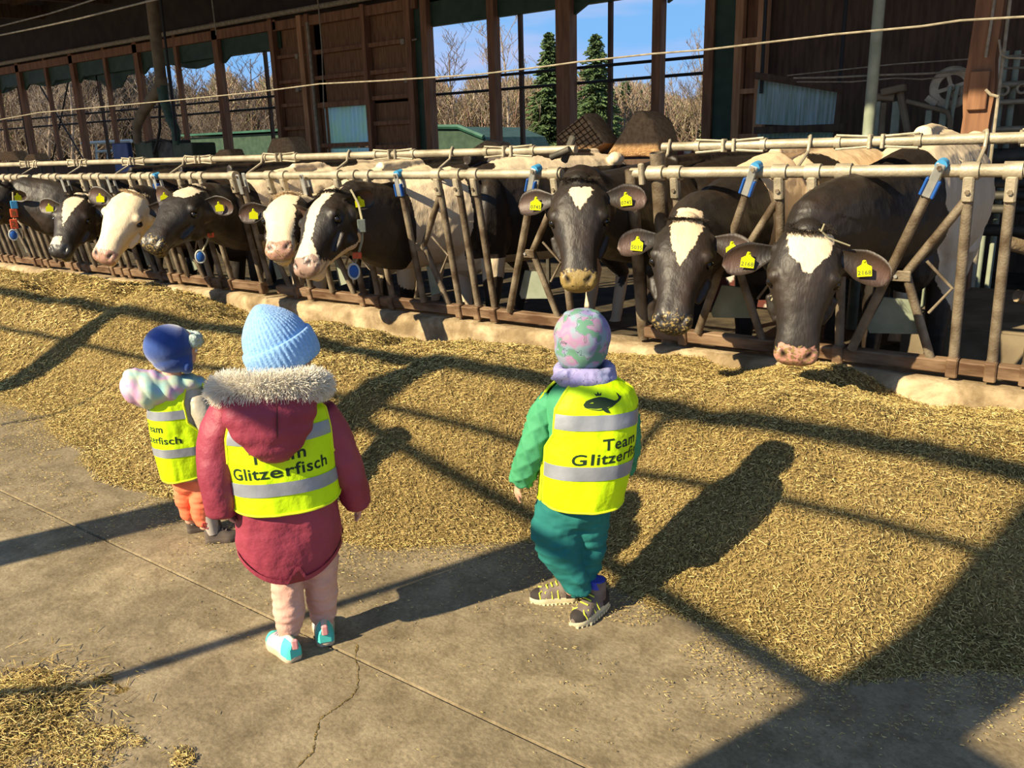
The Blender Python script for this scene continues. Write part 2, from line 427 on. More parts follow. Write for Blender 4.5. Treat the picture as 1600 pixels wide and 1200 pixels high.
def translucent(name, c1, c2, scale, stretch):
    m = mat(name, c1, c2, scale=scale, rough=.4, spec=.4, stretch=stretch); nt = m.node_tree; b = nt.nodes['Principled BSDF']
    tr = nt.nodes.new('ShaderNodeBsdfTranslucent'); mx = nt.nodes.new('ShaderNodeMixShader'); mx.inputs[0].default_value = .6
    nt.links.new(b.inputs['Base Color'].links[0].from_socket, tr.inputs[0]); nt.links.new(b.outputs[0], mx.inputs[1]); nt.links.new(tr.outputs[0], mx.inputs[2])
    nt.links.new(mx.outputs[0], nt.nodes['Material Output'].inputs[0]); return m
M['teal_sheet'] = translucent('corrugated_sheet', (.75, .95, .75), (.70, .90, .98), 3, (1, 1, .5))
M['strip_sheet'] = mat('strip_curtain', (.30, .42, .32), (.50, .62, .62), scale=14, rough=.4, stretch=(4, 4, .2))
def blob_palette(name, cols, scale, line=None, rough=.5, bump=.6, bscale=14):
    """soft patches of several dye colours"""
    m, nt, b = new_mat(name)
    t = nt.nodes.new('ShaderNodeTexCoord')
    n = nt.nodes.new('ShaderNodeTexNoise'); n.inputs['Scale'].default_value = scale; n.inputs['Detail'].default_value = 1.5
    nt.links.new(t.outputs['Object'], n.inputs['Vector'])
    r = nt.nodes.new('ShaderNodeValToRGB'); cr = r.color_ramp
    k = len(cols)
    cr.elements[0].position = .28; cr.elements[0].color = col4(cols[0])
    cr.elements[1].position = .72; cr.elements[1].color = col4(cols[-1])
    for i in range(1, k - 1):
        e = cr.elements.new(.28 + .44 * i / (k - 1)); e.color = col4(cols[i])
    nt.links.new(n.outputs['Fac'], r.inputs[0])
    out = r.outputs[0]
    if line:
        vo = nt.nodes.new('ShaderNodeTexNoise'); vo.inputs['Scale'].default_value = line[0]; vo.inputs['Detail'].default_value = 2
        nt.links.new(t.outputs['Object'], vo.inputs['Vector'])
        rr = nt.nodes.new('ShaderNodeValToRGB'); q = rr.color_ramp
        q.elements[0].position = line[1] - .012; q.elements[0].color = (0, 0, 0, 1)
        q.elements[1].position = line[1] + .012; q.elements[1].color = (0, 0, 0, 1)
        e = q.elements.new(line[1]); e.color = (1, 1, 1, 1)
        nt.links.new(vo.outputs['Fac'], rr.inputs[0])
        r2 = nt.nodes.new('ShaderNodeValToRGB'); q = r2.color_ramp
        q.elements[0].position = line[1] + .02; q.elements[0].color = (0, 0, 0, 1); q.elements[1].position = line[1] + .03; q.elements[1].color = (1, 1, 1, 1)
        nt.links.new(vo.outputs['Fac'], r2.inputs[0])
        mg = nt.nodes.new('ShaderNodeMixRGB'); mg.inputs['Color2'].default_value = col4(line[2])
        nt.links.new(r2.outputs[0], mg.inputs['Fac']); nt.links.new(out, mg.inputs['Color1'])
        mx = nt.nodes.new('ShaderNodeMixRGB'); mx.inputs['Color2'].default_value = col4(line[3])
        nt.links.new(rr.outputs[0], mx.inputs['Fac']); nt.links.new(mg.outputs[0], mx.inputs['Color1'])
        out = mx.outputs[0]
    nt.links.new(out, b.inputs['Base Color']); b.inputs['Roughness'].default_value = rough
    n2 = nt.nodes.new('ShaderNodeTexNoise'); n2.inputs['Scale'].default_value = bscale; nt.links.new(t.outputs['Object'], n2.inputs['Vector'])
    bp = nt.nodes.new('ShaderNodeBump'); bp.inputs['Strength'].default_value = bump; bp.inputs['Distance'].default_value = .01
    nt.links.new(n2.outputs['Fac'], bp.inputs['Height']); nt.links.new(bp.outputs[0], b.inputs['Normal'])
    return m
M['pastel_hood'] = blob_palette('pastel_tie_dye', [(.30, .45, .80), (.32, .62, .60), (.55, .62, .45), (.66, .36, .58), (.42, .62, .60)], 9)
M['dino_hat'] = blob_palette('pastel_dinosaur_jersey', [(.15, .22, .38), (.28, .21, .42), (.20, .33, .36), (.37, .19, .34), (.24, .33, .28)], 16, line=(24, .55, (.11, .25, .17), (.03, .06, .05)), rough=.85, bump=.2)
M['scarf'] = blob_palette('lilac_print_scarf', [(.30, .26, .50), (.36, .34, .58), (.24, .32, .48)], 12, line=(40, .52, (.30, .28, .50), (.03, .03, .08)), rough=.9, bump=.2)

def coat_mat(name, dark, white, pink, feed):
    """cow coat: 'mark' decides white over black, 'nose' the wet muzzle skin, 'inner' the ear lining, 'feed' stuck crumbs"""
    m, nt, b = new_mat(name)
    L = nt.links.new
    def attr(a):
        n = nt.nodes.new('ShaderNodeAttribute'); n.attribute_name = a; return n.outputs['Fac']
    t = nt.nodes.new('ShaderNodeTexCoord')
    def nse(scale, detail, st=(1, 1, 1)):
        mp_ = nt.nodes.new('ShaderNodeMapping'); mp_.inputs['Scale'].default_value = st
        n = nt.nodes.new('ShaderNodeTexNoise'); n.inputs['Scale'].default_value = scale; n.inputs['Detail'].default_value = detail
        L(t.outputs['Object'], mp_.inputs[0]); L(mp_.outputs[0], n.inputs['Vector']); return n.outputs['Fac']
    def math_(op, a, bb):
        n = nt.nodes.new('ShaderNodeMath'); n.operation = op
        for i, x in enumerate((a, bb)):
            if hasattr(x, 'is_linked') or hasattr(x, 'links'): L(x, n.inputs[i])
            else: n.inputs[i].default_value = x
        return n.outputs[0]
    def clamp01(x, k):
        n = nt.nodes.new('ShaderNodeMath'); n.operation = 'MULTIPLY_ADD'; n.use_clamp = True
        L(x, n.inputs[0]); n.inputs[1].default_value = k; n.inputs[2].default_value = .5; return n.outputs[0]
    def mixc(fac, a, bb):
        n = nt.nodes.new('ShaderNodeMixRGB'); L(fac, n.inputs[0])
        for i, x in enumerate((a, bb)):
            if isinstance(x, tuple): n.inputs[1 + i].default_value = col4(x)
            else: L(x, n.inputs[1 + i])
        return n.outputs[0]
    hairn = nse(90, 3, (1, 1, .35)); fine = nse(55, 5, (1, 1, .6)); big = nse(4, 4)
    dk = mixc(hairn, tuple(x * .6 for x in dark), tuple(x * 1.7 for x in dark))
    dk = mixc(clamp01(math_('SUBTRACT', big, .56), 5), dk, tuple(x * k for x, k in zip(dark, (1.8, 1.4, 1.1))))
    wt = mixc(hairn, tuple(x * .86 for x in white), white)
    edge = math_('ADD', attr('mark'), math_('MULTIPLY', math_('SUBTRACT', fine, .5), .035))
    c = mixc(clamp01(edge, 220), dk, wt)
    spots = clamp01(math_('SUBTRACT', nse(30, 2), .62), 30)
    ns = mixc(spots, pink, tuple(x * .35 for x in pink))
    c = mixc(clamp01(math_('SUBTRACT', math_('ADD', attr('nose'), math_('MULTIPLY', math_('SUBTRACT', nse(26, 3), .5), 1.3)), .5), 7), c, ns)
    c = mixc(attr('inner'), c, (.115, .06, .042))
    fd = clamp01(math_('SUBTRACT', math_('ADD', attr('feed'), math_('MULTIPLY', nse(70, 3), .8)), .95), 14)
    c = mixc(fd, c, feed)
    c = mixc(attr('dent_shade'), c, (.012, .008, .006))  # shade painted into the nostril, eye socket and mouth dents
    L(c, b.inputs['Base Color'])
    rg = nt.nodes.new('ShaderNodeMapRange'); L(attr('nose'), rg.inputs['Value']); rg.inputs['To Min'].default_value = .52; rg.inputs['To Max'].default_value = .4
    L(rg.outputs[0], b.inputs['Roughness'])
    b.inputs['Specular IOR Level'].default_value = .5
    bp = nt.nodes.new('ShaderNodeBump'); bp.inputs['Strength'].default_value = .32; bp.inputs['Distance'].default_value = .007
    L(math_('ADD', hairn, math_('MULTIPLY', nse(22, 3), .35)), bp.inputs['Height']); L(bp.outputs[0], b.inputs['Normal'])
    return m
BLK = (.017, .0125, .009)
M['coat'] = coat_mat('black_white_coat', BLK, (.78, .62, .42), (.030, .026, .024), (.30, .21, .07))
M['coat_f'] = coat_mat('black_white_coat_grey_pink_nose', BLK, (.80, .64, .44), (.34, .22, .17), (.30, .21, .07))
M['coat_pink'] = coat_mat('black_white_coat_pink_nose', BLK, (.80, .64, .44), (.55, .27, .20), (.27, .19, .07))
M['coat_cream'] = coat_mat('cream_black_coat', BLK, (.86, .70, .46), (.50, .27, .20), (.28, .2, .08))
M['coat_tan'] = coat_mat('tan_black_coat', BLK, (.76, .57, .36), (.03, .026, .024), (.30, .21, .07))

def straw_base(name):
    m, nt, b = new_mat(name)
    L = nt.links.new
    t = nt.nodes.new('ShaderNodeTexCoord')
    n1 = nt.nodes.new('ShaderNodeTexNoise'); n1.inputs['Scale'].default_value = 95; n1.inputs['Detail'].default_value = 4; n1.inputs['Roughness'].default_value = .7
    n2 = nt.nodes.new('ShaderNodeTexNoise'); n2.inputs['Scale'].default_value = 2.2; n2.inputs['Detail'].default_value = 5
    v = nt.nodes.new('ShaderNodeTexVoronoi'); v.inputs['Scale'].default_value = 120
    for n in (n1, n2, v): L(t.outputs['Object'], n.inputs['Vector'])
    r = nt.nodes.new('ShaderNodeValToRGB'); cr = r.color_ramp
    cr.elements[0].position = .33; cr.elements[0].color = (.07, .045, .015, 1)
    cr.elements[1].position = .70; cr.elements[1].color = (.60, .44, .19, 1)
    e = cr.elements.new(.5); e.color = (.33, .23, .085, 1)
    L(n1.outputs['Fac'], r.inputs[0])
    mx = nt.nodes.new('ShaderNodeMixRGB'); mx.blend_type = 'MULTIPLY'
    r2 = nt.nodes.new('ShaderNodeValToRGB'); r2.color_ramp.elements[0].position = .3; r2.color_ramp.elements[0].color = (.62, .60, .50, 1); r2.color_ramp.elements[1].position = .65; r2.color_ramp.elements[1].color = (1, 1, 1, 1)
    L(n2.outputs['Fac'], r2.inputs[0]); mx.inputs[0].default_value = .8; L(r.outputs[0], mx.inputs[1]); L(r2.outputs[0], mx.inputs[2])
    L(mx.outputs[0], b.inputs['Base Color']); b.inputs['Roughness'].default_value = .9; b.inputs['Specular IOR Level'].default_value = .15
    bp = nt.nodes.new('ShaderNodeBump'); bp.inputs['Strength'].default_value = 1; bp.inputs['Distance'].default_value = .02
    L(n1.outputs['Fac'], bp.inputs['Height']); L(bp.outputs[0], b.inputs['Normal'])
    return m
blotch(M['kerb'], 4, .4, .6, (.55, .52, .45))
M['straw_base'] = straw_base('chopped_feed')
M['straw'] = attr_mat('straw_pieces')
def straw_tints(n, per):
    base = np.array([[.64, .47, .18], [.52, .37, .13], [.80, .63, .28], [.35, .25, .08], [.17, .11, .04], [.54, .44, .15], [.42, .38, .12]])
    p = [.24, .20, .12, .16, .14, .09, .05]
    k = RNG.choice(len(base), n, p=p); c = base[k] * RNG.uniform(.8, 1.2, (n, 1))
    return np.repeat(c, per, axis=0)
# ================================================================== SETTING
# passage floor with one sawn joint along Y = 1.5
ys = [-7, 1.493, 1.496, 1.504, 1.507, 4.34]; zs = [0, 0, -.012, -.012, 0, 0]
m_ = MB(); rings = [[(x, y, z) for y, z in zip(ys, zs)] for x in (-34, 8)]
m_.rings(rings, cap=False, closed=False)
m_.add([(-34, -7, -.2), (8, -7, -.2), (8, 4.34, -.2), (-34, 4.34, -.2)], [(0, 1, 2, 3)])
floor = struct('floor', m_, M['concrete'])
# hairline crack filled with crumbs
cp = [(558, 1008), (556, 1030), (560, 1050), (559, 1075), (548, 1090), (530, 1103), (516, 1112), (500, 1125), (494, 1145), (492, 1160), (487, 1178), (470, 1195), (450, 1215)]
m_ = MB(); L_, R_ = [], []
pts = []
for a, b in zip(cp[:-1], cp[1:]):
    for t in np.linspace(0, 1, 7)[:-1]: pts.append((a[0] + (b[0] - a[0]) * t + random.uniform(-1.6, 1.6), a[1] + (b[1] - a[1]) * t + random.uniform(-1, 1)))
for i, p in enumerate(pts):
    g = at_z(*p); w = random.choice([.0008, .0015, .003, .0045, .002])
    L_.append(g + np.array([-w, 0, .0015])); R_.append(g + np.array([w, 0, .0015]))
m_.rings([L_, R_], cap=False, closed=False)
struct('trim_1', m_, M['straw_base'], label='pale crumb-filled crack in the concrete floor')

# feeding kerb
m_ = MB(); xs = np.linspace(-34, 6, 260); prof = [(4.33, -.02), (4.325, .30), (4.34, .345), (4.37, .36), (4.55, .36), (4.58, .34), (4.58, -.02)]
rings = []
for x in xs:
    rings.append([(x, y + .012 * noise(np.array([x, z * 3, y]), 2.3, 5), z + (.012 * noise(np.array([x, y, 1]), 1.7, 6) if z > .2 else 0)) for y, z in prof])
m_.rings(rings, cap=True, closed=True)
struct('trim_2', m_, M['kerb'], smooth=True, angle=50, label='low concrete kerb under the feed fence')

m_ = MB(); m_.add([(-34, 4.5, .02), (8, 4.5, .02), (8, 11, .02), (-34, 11, .02)], [(0, 1, 2, 3)])
struct('floor', m_, M['manure_floor'])
m_ = MB(); m_.add([(-160, 11.1, 0), (90, 11.1, 0), (90, 160, 0), (-160, 160, 0)], [(0, 1, 2, 3)])
m_.add([(-160, -60, -.03), (90, -60, -.03), (90, -7, -.03), (-160, -7, -.03)], [(0, 1, 2, 3)])  # unseen yard behind the viewer, pale sandy tone chosen to bounce warm light
struct('ground', m_, M['outdoor'])

# roof: dark sheets over purlins and rafters
m_ = MB(); m_.add([(-34, 2.5, 4.96), (8, 2.5, 4.96), (8, 11.4, 5.3), (-34, 11.4, 5.3), (-34, 2.5, 5.03), (8, 2.5, 5.03), (8, 11.4, 5.37), (-34, 11.4, 5.37)],
                  [(0, 1, 2, 3), (4, 5, 6, 7), (0, 1, 5, 4), (2, 3, 7, 6), (0, 3, 7, 4), (1, 2, 6, 5)])
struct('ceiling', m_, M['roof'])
m_ = MB()
for y in (3.2, 4.6, 6.0, 7.4, 8.8, 10.2): m_.box((-13, y, 4.88 + (y - 2.5) * .048 - .09), (41, .08, .16))
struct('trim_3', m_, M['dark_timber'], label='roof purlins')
m_ = MB()
for x in (-31, -28, -25, -22, -19, -16, -13, -10, -7, -4, -1, 2, 5):
    a = math.atan(.056); R = np.array([[1, 0, 0], [0, math.cos(a), -math.sin(a)], [0, math.sin(a), math.cos(a)]])
    m_.box((x, 6.9, 4.88 + 4.4 * .048 - .3), (.12, 8.7, .3), R)
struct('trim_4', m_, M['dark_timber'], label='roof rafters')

# far wall (Y = 11)
WY = 11.0
def wbox(m, x0, x1, z0, z1, y=WY, th=.12): m.box(((x0 + x1) / 2, y, (z0 + z1) / 2), (abs(x1 - x0), th, z1 - z0))
m_ = MB(); wbox(m_, -34, -13.43, 0, 1.50); wbox(m_, -9.9, -4.0, 0, 1.50); wbox(m_, -13.43, -9.9, 0, 1.52); wbox(m_, -4.3, 8, 0, 5.2)
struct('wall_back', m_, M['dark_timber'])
m_ = MB(); m_.box((-9, WY, 4.58), (50, .14, 1.5)); struct('trim_5', m_, M['roof'], label='dark boarding above the windows')
m_ = MB(); wbox(m_, -34, -13.3, 3.47, 3.85, WY - .02, .1); wbox(m_, -9.9, -4.6, 3.47, 4.1, WY - .02, .1); struct('trim_6', m_, M['green_paint'], label='dark green header board')
m_ = MB(); wbox(m_, -34, -13.3, 3.78, 3.95, WY - .12, .08); wbox(m_, -13.5, -9.8, 3.76, 3.92, WY - .12, .08); wbox(m_, -9.9, -4, 3.95, 4.12, WY - .12, .08)
struct('trim_7', m_, M['timber'], label='brown plate beam')
m_ = MB(); m_.tube([(-34, WY - .3, 4.02), (-4, WY - .3, 4.0)], .045, 10); struct('trim_8', m_, M['wire'], label='pale pipe under the eaves')
for nm, x0, x1, n_ in (('window_1', -34, -13.43, 1), ('window_2', -9.66, -4.7, 2)):
    w = bpy.data.objects.new(nm, None); COL.objects.link(w); w.location = ((x0 + x1) / 2, WY, 1.5); w['kind'] = 'structure'
    if n_ == 1:
        big = [-32, -29.2, -26.4, -23.65, -20.9, -18.1, -15.2]; small = [-30.6, -27.8, -25.0, -22.25, -19.45, -16.62, -13.5]; thin = [-24.3, -20.25, -17.3, -14.0]
    else:
        big = [-6.95]; small = [-9.62, -8.27, -5.47, -4.72]; thin = [-7.9, -6.33, -4.83]
    for x in big:
        m_ = MB(); wbox(m_, x - (.12 if n_ == 2 else .085), x + (.12 if n_ == 2 else .085), 1.45, 4.1, WY - .1, .2 if n_ == 2 else .12); obj('post', m_, M['timber'], w)
    for x in small:
        m_ = MB(); wbox(m_, x - (.065 if n_ == 2 else .05), x + (.065 if n_ == 2 else .05), 1.45, 4.0, WY - .1, .16 if n_ == 2 else .08); obj('post', m_, M['timber'], w)
    for x in thin:
        m_ = MB(); wbox(m_, x - .03, x + .03, 1.45, 3.6, WY + .1, .06); obj('mullion', m_, M['dark_timber'], w)
    for z in (2.43, 2.64):
        m_ = MB(); m_.tube([(x0, WY + .02, z), (x1, WY + .02, z)], .022, 8); obj('rail', m_, M['dark_wire'], w)
    m_ = MB(); wbox(m_, x0, x1, 1.45, 1.53, WY - .03, .25); obj('sill', m_, M['dark_timber'], w)
    m_ = MB()
    for x in big + small[2:4]:       # knee braces under the header
        m_.prism([(0, 0), (.30, 0), (0, -.16)], (x + .1, WY - .05, 3.5), (1, 0, 0), (0, 0, 1), .06)
    obj('knee_brace', m_, M['green_paint'], w)
# sagging rolled curtain edge beneath the header
m_ = MB(); top, bot = [], []
for x in np.linspace(-31, -13.6, 60):
    d = .03 + .05 * abs(math.sin(x * .9)) + .1 * (noise(np.array([x, 0, 0]), .8, 2)); top.append((x, WY + .07, 3.6)); bot.append((x, WY + .07, 3.47 - max(0, d) - (.22 if -20.0 < x < -19.0 else 0)))
m_.rings([top, bot], False, False); m_.rings([[(p[0], p[1] + .02, p[2]) for p in top], [(p[0], p[1] + .02, p[2]) for p in bot]], False, False)
struct('trim_9', m_, M['green_paint'], label='rolled dark green wind curtain')
# timber panel between the windows
pw = bpy.data.objects.new('wall_panel', None); COL.objects.link(pw); pw.location = (-11.7, WY, 1.5); pw['kind'] = 'structure'
m_ = MB(); wbox(m_, -13.43, -12.2, 1.5, 3.8, WY, .06); wbox(m_, -12.4, -9.95, 2.36, 3.8, WY, .06); wbox(m_, -11.0, -9.95, 1.5, 2.4, WY, .06); wbox(m_, -13.43, -9.85, 2.36, 3.9, WY + .05, .04); wbox(m_, -11.06, -9.85, 1.45, 2.4, WY + .05, .04); obj('infill_boards', m_, M['plank'], pw)
for x, w_ in ((-13.43, .10), (-12.62, .12), (-12.42, .10), (-11.0, .09), (-9.97, .13)):
    m_ = MB(); wbox(m_, x - w_ / 2, x + w_ / 2, 1.45, 3.95, WY - .12, .14); obj('batten', m_, M['timber_pale'] if w_ == .12 else M['timber'], pw)
for z in (1.62, 2.02, 2.44, 2.86, 3.30):
    m_ = MB(); wbox(m_, -13.4, -12.65, z - .03, z + .03, WY - .08, .1); obj('crossrail', m_, M['timber'], pw)
    m_ = MB(); wbox(m_, -10.95, -10.0, z - .035, z + .035, WY - .08, .1); obj('crossrail', m_, M['timber'], pw)
for z in (2.40, 2.86, 3.30, 1.68):
    m_ = MB(); wbox(m_, -12.4, -11.03, z - (.05 if z == 2.40 else .03), z + .04, WY - .08, .1); obj('crossrail', m_, M['timber'], pw)
def corrugated(name, x0, x1, z0, z1, y, mm, parent, per=.09, amp=.014):
    m = MB(); xs = np.linspace(x0, x1, int((x1 - x0) / per * 8)); a = amp * np.sin((xs - x0) / per * 2 * math.pi)
    m.rings([[(x, y + q, z) for x, q in zip(xs, a)] for z in (z0, z1)], False, False)
    m.rings([[(x, y + q + .004, z) for x, q in zip(xs, a)] for z in (z0, z1)], False, False)
    return obj(name, m, mm, parent)
corrugated('corrugated_pane', -12.36, -11.05, 1.72, 2.36, WY - .02, M['teal_sheet'], pw, .105, .02)
corrugated('corrugated_pane', -12.36, -11.05, 1.3, 1.62, WY - .02, M['teal_sheet'], pw)
# narrow green door leaves and posts to the right of each opening
dr = bpy.data.objects.new('door_1', None); COL.objects.link(dr); dr.location = (-4.4, WY, 0); dr['kind'] = 'structure'
m_ = MB(); wbox(m_, -4.70, -4.36, 0, 4.2, WY - .1, .06); obj('door_leaf', m_, M['green_paint'], dr)
m_ = MB(); wbox(m_, -4.34, -4.24, 0, 4.9, WY - .2, .12); wbox(m_, -4.05, -3.93, 0, 4.9, WY - .2, .12)
for z in (1.6, 2.15, 2.75, 3.35, 3.9): wbox(m_, -4.24, -4.05, z - .03, z + .03, WY - .2, .1)
obj('ladder_frame', m_, M['timber_pale'], dr)
m_ = MB(); wbox(m_, -4.24, -4.05, 0, 4.9, WY - .08, .05); obj('backing_board', m_, M['timber'], dr)
d2 = bpy.data.objects.new('door_2', None); COL.objects.link(d2); d2.location = (-9.8, WY, 0); d2['kind'] = 'structure'
m_ = MB(); wbox(m_, -9.9, -9.70, 1.4, 3.9, WY - .06, .06); obj('door_leaf', m_, M['green_paint'], d2)

# near side of the passage: the open post-and-beam side the sun comes through (behind the photographer)
NY = -1.2
for x, w_ in ((-1.585, .32), (-4.36, .21), (-7.42, .21), (-10.3, .21), (-13.2, .21), (1.35, .3), (-3.105, .055), (-6.47, .04)):
    m_ = MB()
    if w_ > .1: m_.bevbox((x, NY, 1.79), (w_, w_ if w_ < .3 else .2, 3.58), .015)
    else: m_.tube([(x, NY, 0), (x, NY, 3.6)], w_ / 2, 12)
    single('passage_post', m_, M['timber'] if w_ > .1 else M['pipe'], {-1.585: 'broadest brown post on the open side, behind the viewer', 1.35: 'broad brown post on the open side, right of the viewer',
        -4.36: 'brown square post on the open side, behind the child in the parka', -7.42: 'brown square post on the open side, second from the viewer', -10.3: 'brown square post on the open side, third from the viewer',
        -13.2: 'brown square post on the open side, farthest left', -3.105: 'slim steel pole between the two nearest brown posts', -6.47: 'thinnest steel pole on the open side'}[x], 'post')
for z, h_, lab in ((3.54, .09, 'upper horizontal beam across the open side posts'), (3.12, .016, 'thin rail under the beam on the open side')):
    m_ = MB(); m_.box((-5, NY + .02, z), (20, .06, h_)); single('cross_beam', m_, M['timber'], lab, 'beam')
m_ = MB(); m_.tube([(-4.36, NY, 3.03), (-1.58, NY, 2.35)], .035, 10); single('brace_rod', m_, M['pipe'], 'slanting brace rod left of the broadest post', 'rod')
m_ = MB(); m_.tube([(-1.42, NY, 2.28), (1.12, NY, 1.61)], .11, 10); single('brace_beam', m_, M['timber'], 'slanting thick brace right of the broadest post', 'beam')

# ================================================================== FEED
KX = [-34, -12, -9, -7, -5.8, -5.2, -4.6, -3.9, -3.5, -3.0, -2.5, -2.2, -2.0, -1.75, -1.45, -1.2, -.9, -.55, -.25, 0, 2, 8]
KY = [2.25, 2.3, 2.35, 2.25, 2.19, 2.16, 2.02, 1.85, 1.84, 1.96, 2.0, 2.08, 2.25, 2.42, 2.40, 2.3, 2.22, 2.2, 2.38, 2.55, 2.6, 2.6]
def foot(x): return np.interp(x, KX, KY)
def bump2(x, y, cx, cy, rx, ry, a): return a * np.exp(-((x - cx) / rx) ** 2 - ((y - cy) / ry) ** 2)
def pile(x, y, fine=True):
    x = np.asarray(x, float); y = np.asarray(y, float)
    P = np.stack([x, y, np.zeros_like(x)], -1)
    y0 = foot(x) + .09 * noise(P, 2.3, 11, 2)
    t = np.clip((y - y0) / 1.12, 0, 1); s = t * t * (3 - 2 * t)
    hm = .45 + .05 * noise(np.stack([x, x * 0, x * 0], -1), .6, 21) + .03 * np.exp(-((x + .7) / .8) ** 2)
    kz = np.interp(x, [-12, -9.5, -8.9, -8.0, -6.9, -6.0, -5, -4.2, -3.2, -2.4, -1.6, -1.1, -.7, -.2, 1], [.30, .28, .22, .33, .33, .24, .19, .18, .20, .26, .32, .37, .25, .32, .31])
    u = np.clip((y - 3.25) / (4.33 - 3.25), 0, 1); u = u * u * (3 - 2 * u)
    z = s * (hm * (1 - u) + kz * u)
    k = s
    z = z + k * (bump2(x, y, -6.9, 3.45, .8, .22, -.20) + bump2(x, y, -6.2, 3.75, .45, .22, .10) + bump2(x, y, -5.5, 3.35, .35, .25, .08) + bump2(x, y, -4.9, 3.75, .35, .2, -.08)
                 + bump2(x, y, -8.3, 3.8, .6, .25, .10) + bump2(x, y, -3.75, 3.35, .30, .22, .05) + bump2(x, y, -3.35, 3.55, .16, .12, -.07) + bump2(x, y, -2.55, 3.6, .45, .25, .07) + bump2(x, y, -1.75, 3.8, .22, .2, -.06)
                 + bump2(x, y, -1.25, 3.95, .25, .2, .07) + bump2(x, y, -.72, 4.05, .17, .15, -.08) + bump2(x, y, -.3, 3.9, .35, .2, .05) + bump2(x, y, -2.0, 3.15, .3, .18, .04) + bump2(x, y, -7.9, 3.1, .9, .25, .06))
    z = z + s * (.055 * noise(P, 2.6, 31, 2) + .030 * noise(P, 8, 33, 3))
    if fine: z = z + np.minimum(1, s * 6) * (.010 * noise(P, 38, 35, 2) + .004)
    return np.where(y < y0, -.03 + 0 * z, np.where(t < .02, z - .004, z))
def pile_part(x0, x1, step):
    xs = np.arange(x0, x1 + step / 2, step); ys_ = np.arange(1.55, 4.345, min(step, .028)); X, Y = np.meshgrid(xs, ys_, indexing='ij')
    Z = pile(X, Y); v = np.stack([X, Y, Z], -1).reshape(-1, 3); n1, n2 = X.shape
    i, j = np.meshgrid(np.arange(n1 - 1), np.arange(n2 - 1), indexing='ij'); a = (i * n2 + j).ravel()
    keep = np.maximum.reduce([Z[:-1, :-1].ravel(), Z[1:, :-1].ravel(), Z[:-1, 1:].ravel(), Z[1:, 1:].ravel()]) > -.02
    q = np.stack([a, a + n2, a + n2 + 1, a + 1], 1)[keep]
    return v, q
va, qa = pile_part(-4.6, 1.8, .012); vb, qb = pile_part(-16, -4.6, .03)
V_ = np.vstack([va, vb]); Q_ = np.vstack([qa, qb + len(va)])
fp = fast_obj('chopped_feed_heap', V_, Q_, M['straw_base'], label='long golden heap of chopped feed along the kerb', category='feed', kind='stuff')
fp.data.polygons.foreach_set('use_smooth', [True] * len(fp.data.polygons))
# loose slivers lying on the heap and scattered over the floor
def scatter(n, x0, x1, sparse=False):
    out = []
    x = RNG.uniform(x0, x1, n); yy = RNG.uniform(1.6, 4.34, n)
    z = pile(x, yy, True); k = z > -.01; x, yy, z = x[k], yy[k], z[k]
    e = .02; nx = -(pile(x + e, yy, False) - pile(x - e, yy, False)) / (2 * e); ny = -(pile(x, yy + e, False) - pile(x, yy - e, False)) / (2 * e)
    nx = np.clip(nx, -1.5, 1.5); ny = np.clip(ny, -1.5, 1.5)
    return np.stack([x, yy, z + .003], 1), nz_rows(np.stack([nx, ny, np.ones_like(nx)], 1))
def nz_rows(a): return a / (np.linalg.norm(a, axis=1)[:, None] + 1e-9)
def sliver_field(P, N, lmin, lmax, w0, w1, lift=.35):
    n = len(P); D = RNG.normal(size=(n, 3)); D -= N * (D * N).sum(1)[:, None]; D = nz_rows(D) + N * RNG.normal(0, lift, n)[:, None]
    return strips(P + N * RNG.uniform(0, .008, n)[:, None], D, RNG.uniform(lmin, lmax, n) ** 1.0, RNG.uniform(w0, w1, n), N)
fields = []
P, N = scatter(160000, -2.6, 1.7); fields.append(sliver_field(P, N, .005, .019, .0012, .0030))
P, N = scatter(4500, -2.6, 1.7); fields.append(sliver_field(P, N, .025, .05, .0010, .0020))
P, N = scatter(75000, -6, -2.6); fields.append(sliver_field(P, N, .008, .026, .0020, .0042))
P, N = scatter(30000, -13, -6); fields.append(sliver_field(P, N, .02, .05, .004, .008))
vs, qs, off = [], [], 0
for v, q in fields: vs.append(v); qs.append(q + off); off += len(v)
vs = np.vstack(vs); qs = np.vstack(qs)
st = fast_obj('chopped_straw_pieces', vs, qs, M['straw'], label='loose straw slivers covering the feed heap', category='straw', kind='stuff')
set_attr(st, 'tint', straw_tints(len(vs) // 6, 6), 'POINT', 'FLOAT_COLOR')
# crumbs on the concrete: dense at the foot of the heap, sparse elsewhere
n = 26000; x = RNG.uniform(-7, .6, n); dd = np.abs(RNG.exponential(.14, n)) ; yy = foot(x) - dd + .05
x2 = RNG.uniform(-5, .6, 900); y2 = RNG.uniform(.3, 2.2, 900)
x = np.concatenate([x, x2]); yy = np.concatenate([yy, y2]); k = noise(np.stack([x, yy, yy * 0], 1), 5, 51, 2) > -.25; x, yy = x[k], yy[k]
P = np.stack([x, yy, np.full_like(x, .003)], 1); N = np.tile([0, 0, 1.0], (len(P), 1))
v, q = sliver_field(P, N, .003, .012, .0010, .0024, .06)
# trodden feed bits beside the small child
st2 = fast_obj('scattered_straw_crumbs', v, q, M['straw'], label='straw crumbs strewn over the concrete at the foot of the heap', category='straw', kind='stuff')
set_attr(st2, 'tint', straw_tints(len(v) // 6, 6) , 'POINT', 'FLOAT_COLOR')
